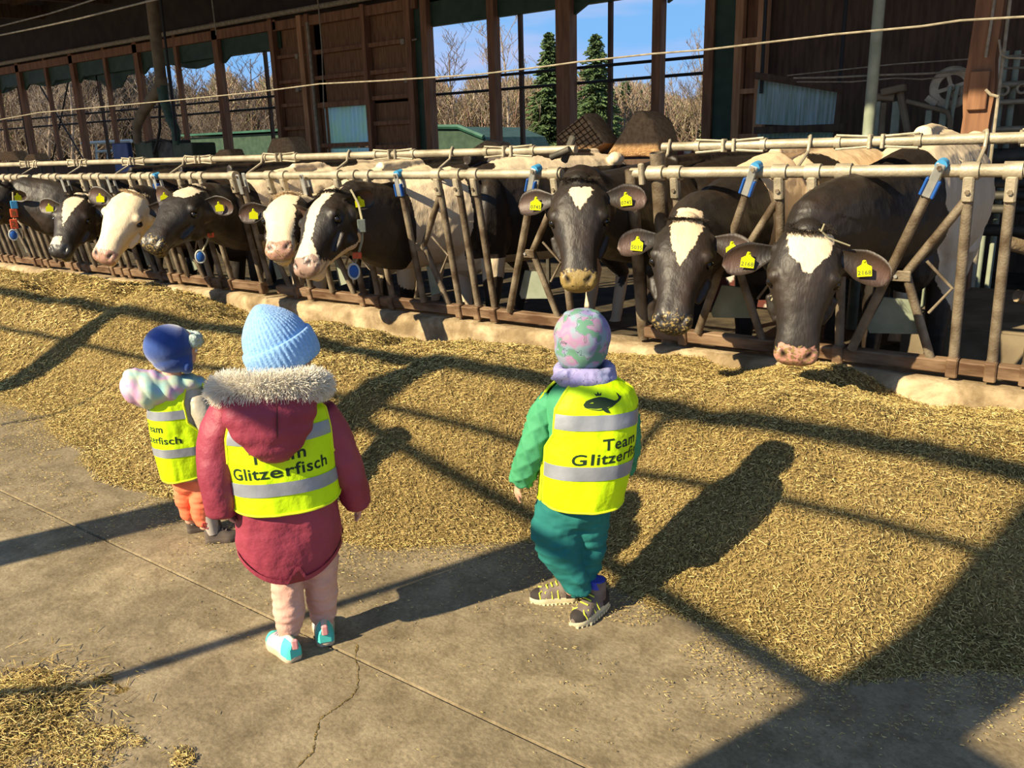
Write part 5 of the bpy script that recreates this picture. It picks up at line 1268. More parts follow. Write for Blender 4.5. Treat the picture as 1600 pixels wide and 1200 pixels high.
cow_e, He, pe = cow('cow with creamy white face and black cheeks beside the large profile cow', (450, 306), (431, 386), 3.95, (.5, -.7, .45), (-5.04, 4.36, 1.0), k=1.14, voxel=.012, coat='coat_cream', tuft=(.75, .6, .4), blaze=bz_e, bodymark=body_noise(3, 1.6, .05),
    ears=((1.0, .2, -.1), (1.0, .0, .0)), tags=(None, ''), nose_feed=.48, body_dir=(.1, 1, 0), body_z=1.0, ear_norm=(.7, -.7, 0))
def bz_d(x, s, z): return np.where((s < .15) & (z > -.06), .045 - np.abs(x) + .02 - np.maximum(0, s - .10) * .6, -.1)
cow_d, Hd, pd_ = cow('black cow facing left with a white brow patch and orange numbered collar', (302, 294), (226, 376), 3.85, (.25, -.35, .9), (-6.12, 4.36, 1.02), k=1.18, voxel=.012, coat='coat', blaze=bz_d,
    bodymark=lambda v: np.where(v[:, 1] > 4.5, .12 + noise(v, 1.8, 8) * .4, np.where(v[:, 2] < .62, .05, -1)), ears=((1.0, .2, -.05), (.9, .2, 0)), tags=('', ''), nose_feed=.5, body_dir=(.1, 1, 0), body_z=1.0, neck_r=(.15, .21), ear_norm=(.6, -.7, -.2))
def bz_c(x, s, z): return np.where(s > -.01, .3 - 0 * x, -.1)
cow_c, Hc, pc = cow('cow with an entirely creamy white head, lips on the feed rail', (207, 302), (154, 402), 3.85, (.55, -.6, .55), (-7.04, 4.36, .98), k=1.20, voxel=.012, coat='coat_cream', tuft=(.75, .6, .4), blaze=bz_c,
    bodymark=BLACKBODY, ears=((1.0, .3, .0), (1.0, .15, .05)), tags=(None, ''), nose_feed=.48, body_dir=(.1, 1, 0), body_z=1.0, neck_r=(.14, .2), ear_norm=(.6, -.7, 0))
def bz_b(x, s, z): return np.maximum(np.where(s < .32, np.interp(s, [-.03, .05, .2, .31], [.05, .06, .03, 0]) - np.abs(x - .01), -.1), np.where((s > .40) & (x > -.01), .02, -.1))
cow_b, Hb, pb = cow('black cow with broken white blaze and horn stub, left of the creamy head', (122, 308), (86, 392), 3.90, (.55, -.65, .5), (-7.85, 4.36, .98), k=1.18, voxel=.013, coat='coat', blaze=bz_b,
    bodymark=BLACKBODY, ears=((1.0, .1, .05), (1.0, .15, -.1)), tags=('', ''), nose_feed=.3, body_dir=(.1, 1, 0), body_z=1.0, neck_r=(.14, .2), ear_norm=(.6, -.7, 0))
m = MB(); m.tube([Hb(-.085, .03, -.01), Hb(-.125, .015, .03)], .024, 12); obj('horn_stub', m, M['dusty_tube'], cow_b, smooth=True)
cow_a, Ha, pa = cow('black cow cut off by the left frame edge, ear and collar showing', (4, 290), (-60, 360), 3.85, (.3, -.6, .6), (-8.78, 4.36, 1.0), k=1.10, voxel=.014, coat='coat', blaze=None,
    bodymark=BLACKBODY, ears=((1.0, .5, .35), (1.0, .15, 0)), tags=('', ''), body_dir=(.1, 1, 0), body_z=1.0, neck_r=(.15, .24), ear_norm=(.8, -.3, -.2))
# cows farther back in the stable
def bgcow(label, x, y, bd, z, coat, mk, seed):
    bd = nz(bd); O = np.array([x, y, 1.0]) - bd * .95 + np.array([0, 0, -.25]); es = nz(-bd * .5 + np.array([0, 0, -.85])); ez = nz(-bd * .85 + np.array([0, 0, .5])); ez = nz(ez - es * np.dot(ez, es)); ex = np.cross(es, ez)
    return cow(label, None, None, None, None, np.array([x, y, 1.0]) - bd * .45, pose=(O, ex, es, ez), k=1.05, voxel=.018, coat=coat, bodymark=mk, shoulder=np.array([x, y, 1.05]), body_dir=bd, body_z=z, tags=(None, None), tuft=None)
bgcow('mostly black cow deep in the stable, only its back showing between the fence panels', -3.2, 8.5, (1, .1, 0), 1.0, 'coat', body_noise(9, 1.6, -.1), 6)

def collar_set(t, strap_px, P0, toward, blocks, tagpx=None, box=None, horn=False):
    pts = [facing_plane(px, py, P0, toward) for px, py in strap_px]; m = MB(); path = []
    m.tube(pts, .014, 8, flat=.5, up=nz([-.4, -.9, 0])); obj('collar', m, M['strap'], t, smooth=True)
    toc = nz([-P0[0], -P0[1], 0]); sd_ = np.cross([0, 0, 1.0], toc); R = np.stack([sd_, toc, [0, 0, 1.0]], 1)
    for (px, py, w_, h_, mm, txt) in blocks:
        c = facing_plane(px, py, P0, toward + .02); b = MB(); b.bevbox(c, (w_, .03, h_), .005, R); bo = obj('collar_block', b, M[mm], t)
        if txt:
            v, f = text_mesh(txt, h_ * .75, .0004); sgn = -1 if np.dot(sd_, [1, 0, 0]) < 0 else 1
            w = c + toc * .0165 + np.outer(v[:, 0] * sgn, sd_) + np.outer(v[:, 1] - h_ * .27, [0, 0, 1.0]); obj('block_digit', (w, f), M['tag_text'], bo)
    if tagpx:
        c = facing_plane(tagpx[0], tagpx[1], P0, toward + .03); m = MB(); a = np.linspace(0, 2 * math.pi, 21); m.tube([c + sd_ * .036 * math.cos(x) + np.array([0, 0, .05 * math.sin(x)]) for x in a], .007, 6, cap=False); obj('collar_ring', m, M['white_plastic'], t, smooth=True)
        m = MB(); m.sphere(c, (.032, .014, .042), 14, 8, R); obj('blue_collar_tag', m, M['blue_plastic'], t, smooth=True)
nf = pf[7]; collar_set(cow_f, [(548, 296), (560, 318), (566, 345), (566, 375), (560, 398), (555, 410)], np.array([-4.2, 4.05, .95]), .20, [(565, 353, .055, .085, 'grey_device', None), (558, 399, .06, .04, 'orange', '1')], (553, 424))
collar_set(cow_d, [(325, 322), (329, 345), (328, 365), (322, 382), (315, 394)], np.array([-6.15, 4.02, .95]), .19, [(329, 334, .05, .05, 'light_blue_plastic', None), (329, 351, .05, .07, 'orange', '0'), (329, 365, .05, .06, 'orange', '8')], (313, 401))
collar_set(cow_a, [(20, 300), (21, 325), (22, 355), (20, 370)], np.array([-8.75, 4.0, .98]), .24, [(22, 320, .06, .075, 'light_blue_plastic', None), (22, 333, .065, .08, 'orange', '8'), (22, 350, .065, .09, 'orange', '2')], (21, 367))
# straw stuck on the nearest cow
m = MB()
for (a, b) in (((1280, 358), (1295, 372)), ((1295, 372), (1328, 384)), ((1283, 362), (1288, 350)), ((1205, 470), (1213, 455)), ((1204, 462), (1216, 466))):
    m.tube([facing_plane(*a, Hj(0, .06, 0), .02), facing_plane(*b, Hj(0, .06, 0), .0)], .0035, 5)
obj('stuck_straw', m, M['strap'], cow_j)
# ================================================================== CHILDREN
class Kid:
    def __init__(s, feet_px, label):
        s.P = at_z(*feet_px); s.d = nz([s.P[0], s.P[1], 0]); s.u = np.cross(s.d, [0, 0, 1.0]); s.t = thing('person', s.P, label, 'child')
    def M(s, px, py, dep=0.0):
        """world point on the upright plane through the feet (moved dep metres away from the viewer)"""
        r = ray(px, py); t = (np.dot(s.P - CAM, s.d) + dep) / np.dot(r, s.d); return CAM + r * t
    def loc(s, px, py, dep=0.0):
        q = s.M(px, py, dep) - s.P; return np.array([np.dot(q, s.u), dep, q[2]])
    def W(s, a):
        a = np.asarray(a, float); return s.P + a[..., 0:1] * s.u + a[..., 1:2] * s.d + a[..., 2:3] * np.array([0, 0, 1.0])
    def dir(s, a): a = np.asarray(a, float); return a[0] * s.u + a[1] * s.d + a[2] * np.array([0, 0, 1.0])
    def R(s): return np.stack([s.u, s.d, [0, 0, 1.0]], 1)
class Shell:
    """horizontal oval sections read from the photograph's outline: (py, px_left, px_right, half depth, depth of centre)"""
    def __init__(s, kid, rows, e=.85):
        s.kid = kid; s.e = e; a = []
        for py, l, r, t, dc in rows:
            A, B = kid.loc(l, py, dc), kid.loc(r, py, dc); a.append(((A[2] + B[2]) / 2, (A[0] + B[0]) / 2, dc, (B[0] - A[0]) / 2, t))
        a.sort(); s.a = np.array(a)
    def par(s, z): return [np.interp(z, s.a[:, 0], s.a[:, j]) for j in (1, 2, 3, 4)]
    def pt(s, th, z, off=0.0):
        """th = 0 is the side turned to the viewer, +90 deg the right of the picture"""
        th = np.asarray(th, float); z = np.asarray(z, float); cx, dc, w, t = s.par(z); sn, cs = np.sin(th), np.cos(th); k = s.e
        x = cx + (w + off) * np.sign(sn) * np.abs(sn) ** k; y = dc - (t + off) * np.sign(cs) * np.abs(cs) ** k
        return s.kid.W(np.stack([x, y, z + 0 * x], -1))
    def loft(s, m, z0, z1, nz_=26, n=40, off=0.0, wr=0.0, seed=1, wob=None):
        rings = []
        for z in np.linspace(z0, z1, nz_):
            th = np.arange(n) * 2 * math.pi / n; o = off + (wr * noise(np.stack([np.sin(th) * 3, np.cos(th) * 3, np.full(n, z * 9)], 1), 1.0, seed, 2) if wr else 0); zz = z + (wob(th, z) if wob else 0)
            rings.append(s.pt(-th, np.full(n, zz) if np.isscalar(zz) else zz, o))
        m.rings(rings)
def vest_parts(kid, sh, th0, z_bot, z_top, z_arm, zs1, zs2, a_low, a_mid, a_top, neck_th, off=.014, hb=.045, z_neck=None, front=True):
    """hi-vis vest: back and front panels over the shell, bands and piping; th0 = where the middle of the back points"""
    def half(z): return math.radians(np.interp(z, [z_bot, z_arm - .03, z_arm + .02, z_top], [a_low, a_low, a_mid, a_top]))
    def panel(m, c, o, z0=z_bot, z1=z_top, nzz=90, na=110, hf=half, thick=.004, zw=None):
        outer, inn = [], []
        for z in np.linspace(z0, z1, nzz):
            h = hf(z); th = np.linspace(c - h, c + h, na); w_ = .0035 * noise(np.stack([np.sin(th) * 4, np.cos(th) * 4, np.full(na, z * 7)], 1), 1.0, 17, 2); zz = np.full(na, z)
            if zw is not None: zz = zz + zw(th - c, z)
            outer.append(sh.pt(th, zz, o + w_)); inn.append(sh.pt(th, zz, o + w_ - thick))
        m.rings(outer, False, False); m.rings(inn, False, False)
        return outer
    m = MB(); hemf = lambda a, z: .018 * (a / 1.5) ** 2 * np.clip((z_bot + .12 - z) / .12, 0, 1)
    outs = [panel(m, th0, off, zw=hemf)]
    if front: outs.append(panel(m, th0 + math.pi, off, zw=hemf))
    vest = obj('vest', m, M['vest'], kid.t, smooth=True, angle=None)
    p = MB()
    for o_ in outs:
        for path in ([r[0] for r in o_], [r[-1] for r in o_], list(o_[0])): p.tube(path, .0042, 6)
    obj('vest_piping', p, M['vest_piping'], vest, smooth=True)
    for z in (zs1, zs2):
        b = MB(); tilt = lambda a, z_: 0 * a
        for c in ([th0, th0 + math.pi] if front else [th0]):
            outer = []
            for zz in np.linspace(z - hb / 2, z + hb / 2, 6):
                h = half(zz) * .985; th = np.linspace(c - h, c + h, 34); w_ = .0035 * noise(np.stack([np.sin(th) * 4, np.cos(th) * 4, np.full(34, zz * 7)], 1), 1.0, 17, 2); outer.append(sh.pt(th, np.full(34, zz), off + w_ + .0022))
            b.rings(outer, False, False)
        obj('reflective_band', b, M['reflective'], vest, smooth=True, angle=None)
    return vest
def on_shell(sh, th0, v2, zc, off, slope=0.0):
    """wrap flat artwork (x to the right, y up) round the shell at th0"""
    cx, dc, w, t = sh.par(zc); r = (w + t) / 2 * 1.02; x, y = v2[:, 0], v2[:, 1]
    th = th0 + x / r; z = zc + y + slope * x; wv = .0035 * noise(np.stack([np.sin(th) * 4, np.cos(th) * 4, z * 7], 1), 1.0, 17, 2)
    return sh.pt(th, z, off + wv + .0010)
def lettering(kid, sh, vest, th0, lines, size, off=.014, slope=0.0):
    for body, zc, dx in lines:
        v, f = text_mesh(body, size, size * .018); v = v[:, :2] + np.array([dx, -size * .33]); obj('lettering', (on_shell(sh, th0, v, zc, off, slope), f), M['print'], vest, label='dark printed word ' + body)
def sleeve(kid, pts, rad, mm, name='sleeve', n=18, wr=.006, seed=3, quilt=False, label=None):
    P = np.array(pts); t = np.linspace(0, 1, len(P)); ti = np.linspace(0, 1, 26); path = np.stack([np.interp(ti, t, P[:, j]) for j in range(3)], 1)
    for _ in range(3): path[1:-1] = (path[:-2] + 2 * path[1:-1] + path[2:]) / 4
    r = np.interp(ti, t, rad); r[0] *= .9; r[-1] *= .82
    m = MB(); m.tube(path, r, n); v, f = m.arrays(); N = normals_of(v, f)
    if quilt:
        v = v + np.sign(np.sum(N * (v - path[np.argmin(((v[:, None] - path[None]) ** 2).sum(2), 1)]), 1))[:, None] * N * (np.abs(np.sin(np.linspace(0, 1, len(v)) * 0 + v[:, 2] * 75)) * .0)[:, None]
    v = v + N * (wr * noise(v, 28, seed, 2))[:, None]
    return obj(name, (v, f), mm, kid.t, smooth=True, angle=None, label=label)
def head_on(m, c, face, up, r, nose=True):
    """child head: cranium, cheeks, nose, brow, lips, chin and ears around centre c (radius r = half head width)"""
    face = nz(face); up = nz(np.array(up) - face * np.dot(up, face)); s = np.cross(face, up); R = np.stack([s, face, up], 1); A = lambda x, y, z: c + r * (x * s + y * face + z * up)
    m.sphere(A(0, -.12, .15), (r * 1.0, r * 1.15, r * 1.12), 24, 16, R); m.sphere(A(0, .22, -.45), (r * .80, r * .80, r * .72), 20, 12, R)
    for q in (-1, 1): m.sphere(A(q * .45, .55, -.45), r * .40, 12, 8); m.sphere(A(q * 1.0, -.05, -.12), (r * .10, r * .20, r * .28), 10, 8, R)
    m.sphere(A(0, 1.02, -.25), (r * .14, r * .17, r * .15), 10, 8, R); m.sphere(A(0, .93, -.05), (r * .11, r * .14, r * .26), 10, 8, R)
    m.sphere(A(0, .90, -.60), (r * .24, r * .12, r * .07), 10, 8, R); m.sphere(A(0, .88, -.70), (r * .20, r * .12, r * .07), 10, 8, R); m.sphere(A(0, .72, -.95), (r * .26, r * .2, r * .2), 10, 8, R)
    m.tube([A(0, -.1, -.6), A(0, -.25, -1.7)], r * .52, 14)
    return A, R
def face_parts(kid, A, R, r):
    for q in (-1, 1):
        e_ = MB(); e_.sphere(A(q * .36, .90, -.02), r * .15, 12, 8); eo = obj('eye', e_, M['eye_white'], kid.t, smooth=True, angle=None)
        i_ = MB(); i_.sphere(A(q * .36, .99, -.02), r * .085, 10, 8); obj('iris', i_, M['eye_dark'], eo, smooth=True, angle=None)
def hand_on(m, wrist, dirv, palm_n, k=1.0, side=1):
    """small relaxed hand: palm, four curled fingers of unequal length and a side thumb"""
    d_ = nz(dirv); n_ = nz(np.array(palm_n) - d_ * np.dot(palm_n, d_)); s = np.cross(d_, n_) * side
    A = lambda x, y, z: wrist + k * (x * s + y * d_ + z * n_)
    m.tube([A(0, -.02, 0), A(0, .005, 0), A(0, .03, .001), A(0, .047, .003)], [.016 * k, .018 * k, .022 * k, .019 * k], 12, flat=.55, up=n_)
    for x, L in ((-.0165, .029), (-.0055, .034), (.0055, .032), (.0155, .025)):
        m.tube([A(x, .042, .003), A(x * 1.1, .042 + L * .45, .007), A(x * 1.1, .042 + L * .8, .015), A(x * 1.05, .042 + L, .024)], [.0062 * k, .0060 * k, .0056 * k, .0046 * k], 8)
    m.tube([A(-.018, .010, .002), A(-.030, .026, .010), A(-.031, .040, .016)], [.0072 * k, .0066 * k, .0052 * k], 8)
def shoe(kid, heel, toe, w, h, mats, name='shoe', tall=.0, tilt=0.0, sole_h=.018):
    heel = np.array(heel); toe = np.array(toe); d_ = nz(toe - heel); L = np.linalg.norm(toe - heel); up = nz(np.array([0, 0, 1.0]) - d_ * d_[2]); s = np.cross(d_, up)
    A = lambda x, y, z: heel + d_ * (y * L) + s * (x * w / 2) + up * z
    t = np.linspace(0, 1, 17); hw = np.interp(t, [0, .06, .2, .45, .72, .9, 1], [.45, .72, .80, .84, 1.0, .74, .22])
    outline = [A(a, y, 0) for y, a in zip(t, hw)] + [A(-a, y, 0) for y, a in zip(t[::-1], hw[::-1])]
    O_ = np.array(outline); c = O_.mean(0); m = MB(); m.rings([O_ + up * 0 + (c - O_) * .04, O_ + up * .004, O_ + up * sole_h, O_ + up * (sole_h + .004) + (c - O_) * .05])
    sh_ = obj(name, m, mats[1], kid.t, smooth=True, angle=50)
    # upper
    hh = np.interp(t, [0, .1, .3, .5, .75, .93, 1], [h * .95, h, h * 1.0, h * .82, h * .52, h * .40, h * .2]); rings = []
    for y, a, z in zip(t, hw, hh):
        th = np.linspace(0, math.pi, 15); rings.append([A(a * .95 * math.cos(q) * (1 - .25 * (math.sin(q) ** 2) * (y < .55)), y, sole_h * .8 + z * math.sin(q) ** .8) for q in th])
    m = MB(); m.rings(rings, False, False); v, f = m.arrays(); f.append(tuple(range(15))); f.append(tuple(range(len(v) - 15, len(v)))); up_ = obj('upper', (v, f), mats[0], sh_, smooth=True, angle=60)
    if tall:
        m = MB(); m.tube([A(0, .25, sole_h + h * .4), A(0, .23, sole_h + h * .8), A(0, .2, sole_h + h + tall)], [w * .42, w * .42, w * .44], 16); obj('cuff', m, mats[4] if len(mats) > 4 else mats[0], sh_, smooth=True)
    # coloured heel and toe panels
    for y0, y1 in ((.0, .26), (.80, .99)):
        if mats[2] is None: break
        rr = []
        for y in np.linspace(y0, y1, 8):
            a, z = np.interp(y, t, hw), np.interp(y, t, hh); top = math.radians(62 if y0 == 0 else 90); th = np.concatenate([np.linspace(0, top, 7)])
            rr.append([A(a * .99 * math.cos(q) * (1 - .25 * (math.sin(q) ** 2) * (y < .55)), y - .012 * (y0 == 0), sole_h * .8 + (z + .0015) * math.sin(q) ** .8) for q in th])
        m = MB(); m.rings(rr, False, False); m.rings([[kk - 2 * s * np.dot(np.array(kk) - (heel + d_ * np.dot(np.array(kk) - heel, d_)), s) for kk in r_] for r_ in rr], False, False)
        if y0 == 0: 
            m.rings([[A(a_ * .46, -.012, z_) for a_ in np.linspace(-1, 1, 7)] for z_ in (sole_h, sole_h + h * .5)], False, False)
        obj('panel', m, mats[2], sh_, smooth=True)
    m = MB()
    for y in (.42, .52, .62):
        z = np.interp(y, t, hh); m.tube([A(-.42, y, sole_h + z * .86), A(0, y + .03, sole_h + z * .98), A(.42, y, sole_h + z * .86)], .0028, 6)
    obj('laces', m, mats[3], sh_, smooth=True)
    return sh_, A
def fur_strip(kid, path, rad, n, name='fur_trim', L=.03):
    P = np.array(path); t = np.linspace(0, 1, len(P)); g = RNG; m = MB(); m.tube(P, np.array(rad) * .75, 14); core = m.arrays()
    ti = g.uniform(0, 1, n); c = np.stack([np.interp(ti, t, P[:, j]) for j in range(3)], 1); c2 = np.stack([np.interp(np.clip(ti + .02, 0, 1), t, P[:, j]) - np.interp(np.clip(ti - .02, 0, 1), t, P[:, j]) for j in range(3)], 1); T = nz_rows(c2)
    rr = np.interp(ti, t, rad); q = g.normal(size=(n, 3)); q -= T * (q * T).sum(1)[:, None]; q = nz_rows(q); D = nz_rows(q + T * g.normal(0, .35, n)[:, None] + np.array([0, 0, -.25]) + g.normal(0, .25, (n, 3)))
    base = c + q * (rr * .70)[:, None]; Ls = g.uniform(.6, 1.15, n) * L; v, qd = strips(base + D * (Ls / 2)[:, None], D, Ls, np.full(n, .0011), np.cross(D, nz_rows(g.normal(size=(n, 3)))))
    # the core tube first, then the hairs
    cv, cf = core; cf4 = [f_ for f_ in cf if len(f_) == 4]; V = np.vstack([cv, v]) - origin_of(kid.t); F_ = np.vstack([np.array(cf4), qd + len(cv)])
    o = fast_obj(name, V, F_, M['fur'], kid.t); c = np.array([.97, .90, .76]) * g.uniform(.88, 1.03, (n, 1)); set_attr(o, 'tint', np.vstack([np.tile([.92, .84, .70], (len(cv), 1)), np.repeat(c, 6, 0)]), 'POINT', 'FLOAT_COLOR')
    return o

# ------------------------------------------------ child in the burgundy parka and blue beanie
K1 = Kid((476, 1008), 'child in a burgundy parka with fur hood and pale blue knitted hat, middle one')
k = K1
sh1 = Shell(k, [(888, 382, 528, .105, .02), (876, 378, 531, .112, .02), (855, 373, 534, .12, .02), (830, 368, 536, .125, .02), (790, 366, 528, .125, .02), (740, 362, 520, .12, .02), (700, 352, 516, .115, .02), (665, 346, 514, .105, .02), (635, 350, 508, .09, .025), (618, 372, 488, .07, .03), (604, 395, 468, .05, .03)])
zmin = sh1.a[0, 0]; hem = lambda th, z: np.where(z < sh1.a[2, 0] + .02, 0, 0) * th
m = MB()
def hemw(th, z):      # hem rises at the sides, split at the back
    f_ = np.clip((zmin + .17 - z) / .17, 0, 1); a = (th + math.pi) % (2 * math.pi) - math.pi
    return f_ * (.020 * (1 - np.cos(a)) * .5 + .075 * np.sin(a) ** 2 + .050 * np.clip(1 - np.abs(a + .06) / .14, 0, 1))
sh1.loft(m, zmin + .0, sh1.a[-1, 0], 40, 160, wr=.006, seed=4, wob=hemw)
obj('parka', m, M['parka'], k.t, smooth=True, angle=None)
m = MB(); rr = []
for q in (0, .018):
    th = np.arange(160) * 2 * math.pi / 160; z = np.full(160, zmin + q + .004) + hemw(th, zmin); rr.append(sh1.pt(-th, z, .004))
m.rings([rr[0], rr[1]], False); obj('parka_hem', m, M['parka'], k.t, smooth=True, angle=None)
th0 = math.radians(4)
zz = lambda py, kid=K1, px=440: kid.loc(px, py, -.12)[2]
vest1 = vest_parts(k, sh1, th0, zz(806), zz(622), zz(735), zz(686), zz(766), 84, 62, 52, 0, hb=.040)
lettering(k, sh1, vest1, th0, [('Team', zz(714), -.012), ('Glitzerfisch', zz(738), -.012)], .049, slope=.06)
# hood lying on the back
def hood_blob(kid, rows, mm, name='hood', voxel=.006, seam=True, wr=.004):
    m = MB()
    for (px, py, dep, r) in rows: m.sphere(kid.M(px, py, dep), r, 20, 14, kid.R())
    v, f = remeshed(m, voxel, 22); N = normals_of(v, f); v = v + N * (wr * noise(v, 22, 5, 2))[:, None]; return obj(name, (v, f), mm, kid.t, smooth=True, angle=None)
hood1 = hood_blob(k, [(422, 622, -.10, (.140, .06, .055)), (422, 648, -.115, (.132, .055, .06)), (425, 672, -.12, (.115, .052, .055)), (429, 692, -.118, (.088, .046, .045)), (431, 708, -.112, (.055, .036, .030)), (378, 632, -.10, (.05, .05, .05)), (468, 630, -.10, (.05, .05, .05))], M['parka'])
m = MB(); m.tube([k.M(432, 618, -.172), k.M(433, 650, -.178), k.M(433, 680, -.172), k.M(433, 706, -.148)], .0022, 6); obj('hood_seam', m, M['parka_dark'], hood1)
ft = [k.M(*q) for q in ((352, 606, .02), (346, 610, -.05), (356, 606, -.10), (390, 605, -.125), (430, 604, -.13), (466, 602, -.125), (488, 600, -.10), (498, 601, -.05), (494, 604, .02))]
fur_strip(k, ft, [.020, .026, .030, .028, .026, .028, .030, .026, .020], 12000, L=.034)
# sleeves
sleeve(k, [k.M(360, 640, .02), k.M(342, 680, .01), k.M(338, 730, -.01), k.M(344, 775, -.02), k.M(348, 804, -.02)], [.055, .060, .058, .052, .045], M['parka'], 'sleeve')
sleeve(k, [k.M(496, 640, .02), k.M(520, 680, .02), k.M(538, 725, .02), k.M(552, 765, .03), k.M(560, 790, .04)], [.055, .058, .055, .050, .042], M['parka'], 'sleeve', seed=7)
# body: one continuous figure under the clothes
def kid_body(k, head_c, face, up, r, torso, arms, legs, hands, voxel=.006):
    m = MB(); A, R = head_on(m, head_c, face, up, r); m.tube([q[0] for q in torso], [q[1] for q in torso], 18)
    for a in arms + legs: m.tube([q[0] for q in a], [q[1] for q in a], 12)
    for h in hands: hand_on(m, *h)
    v, f = remeshed(m, voxel, 2); return obj('body', (v, f), M['skin'], k.t, smooth=True, angle=None), A, R
hc = k.M(440, 546, .04); fdir = k.dir((.62, .75, -.12)); hup = k.dir((-.22, .10, 1.0))
_, A1, R1 = kid_body(k, hc, fdir, hup, .076, [(k.M(436, 640, .03), .06), (k.M(436, 700, .03), .085), (k.M(446, 800, .03), .085), (k.M(455, 860, .03), .08)],
    [[(k.M(362, 645, .02), .03), (k.M(340, 720, 0), .027), (k.M(348, 784, -.02), .02)], [(k.M(494, 645, .02), .03), (k.M(536, 725, .02), .026), (k.M(559, 784, .04), .019)]],
    [[(k.M(452, 850, .02), .055), (k.M(450, 920, .0), .038), (k.M(452, 985, -.02), .028)], [(k.M(492, 850, .04), .055), (k.M(500, 915, .04), .038), (k.M(505, 968, .06), .028)]],
    [(k.M(559, 780, .04), k.dir((.12, .1, -1)), k.dir((-1, 0, 0)), .95, 1), (k.M(349, 784, -.02), k.dir((.1, .1, -1)), k.dir((1, 0, 0)), .95, -1)])
face_parts(k, A1, R1, .076)
# ribbed beanie with a turned-up cuff
def beanie(kid, c, up, front, r, hgt, mm, mseam, lean=0.0):
    up = nz(up); f_ = nz(np.array(front) - up * np.dot(front, up)); s = np.cross(f_, up); m = MB(); n = 168; rings = []
    prof = [(-.40, .90), (-.30, .97), (-.1, 1.0), (.15, .985), (.36, .92), (.56, .80), (.74, .62), (.90, .40), (1.0, .22), (1.05, .09), (1.06, .02)]
    zi = np.linspace(0, 1, 40); pz = np.interp(zi, np.linspace(0, 1, len(prof)), [p[0] for p in prof]); pr = np.interp(zi, np.linspace(0, 1, len(prof)), [p[1] for p in prof]); th = np.arange(n) * 2 * math.pi / n
    for z, q in zip(pz, pr):
        rib = 1 + .016 * np.cos(th * 42) * min(1, (q + .1) * 1.5); sq = 1 - .05 * np.cos(th * 4) * max(0, z)
        rings.append(c + up * (z * hgt) + (np.cos(th) * r * q * rib * sq)[:, None] * s + (np.sin(th) * r * 1.06 * q * rib * sq)[:, None] * f_)
    m.rings(rings); o = obj('knitted_hat', m, mm, kid.t, smooth=True, angle=None)
    m = MB(); rings = []
    for z, q in ((-.42, .90), (-.42, .97), (-.38, 1.02), (-.25, 1.07), (-.08, 1.09), (.10, 1.085), (.19, 1.06), (.22, 1.03), (.215, .96)):
        rib = 1 + .018 * np.cos(th * 42); rings.append(c + up * (z * hgt) + (np.cos(th) * r * q * rib)[:, None] * s + (np.sin(th) * r * 1.06 * q * rib)[:, None] * f_)
    m.rings(rings, cap=False); obj('hat_cuff', m, mm, o, smooth=True, angle=None)
    return o
hat_up = k.dir((-.40, .02, 1.0)); beanie(k, k.M(438, 545, .035), hat_up, fdir, .097, .135, M['beanie'], M['beanie_dark'])
# trousers and shoes
def trousers(kid, legs, hips, mm, voxel=.0055, wr=.008, sm=5, fscale=34, fold=.0013, zf=.30, per=.024):
    m = MB()
    for a in legs: m.tube([q[0] for q in a], [q[1] for q in a], 18)
    for c, r in hips: m.sphere(c, r, 18, 12, kid.R())
    v, f = remeshed(m, voxel, sm); N = normals_of(v, f); st_ = v * np.array([1, 1, 2.6]); v = v + N * (wr * noise(st_, fscale / 2, 5, 2))[:, None]; ph_ = v[:, 2] / per * 2 * math.pi + 6.0 * noise(v, 9, 9, 2); am = np.interp(v[:, 2], [.02, zf * .5, zf], [1, 1, .15]); v = v + N * (fold * am * (1 - 2 * np.abs(np.sin(ph_ / 2))) * (.6 + .6 * noise(v, 15, 12)))[:, None]; return obj('trousers', (v, f), mm, kid.t, smooth=True, angle=None)
trousers(k, [[(k.M(448, 840, .02), .07), (k.M(449, 890, .01), .056), (k.M(450, 925, 0), .050), (k.M(452, 960, -.01), .047), (k.M(452, 990, -.015), .036)], [(k.M(492, 840, .04), .07), (k.M(500, 890, .04), .056), (k.M(503, 925, .045), .052), (k.M(505, 955, .05), .045), (k.M(504, 972, .055), .036)]], [(k.M(466, 835, .03), (.11, .09, .08))], M['pink_trousers'])
m1 = [M['white_shoe'], M['cream_sole'], M['turquoise'], M['lilac_lace']]
a_, b_ = at_z(463, 1034), at_z(412, 990); sh_l, A_ = shoe(k, a_, a_ + nz(b_ - a_) * .165, .075, .062, m1)
m = MB(); m.bevbox(A_(0, -.015, .062), (.02, .012, .035), .004, k.R()); obj('heel_tab', m, M['pink_tab'], sh_l)
a_, b_ = at_z(510, 1011), at_z(503, 962); sh_r, A_ = shoe(k, a_, a_ + nz(b_ - a_) * .165, .075, .062, m1)
m = MB(); m.bevbox(A_(0, -.015, .062), (.02, .012, .035), .004, k.R()); obj('heel_tab', m, M['pink_tab'], sh_r)

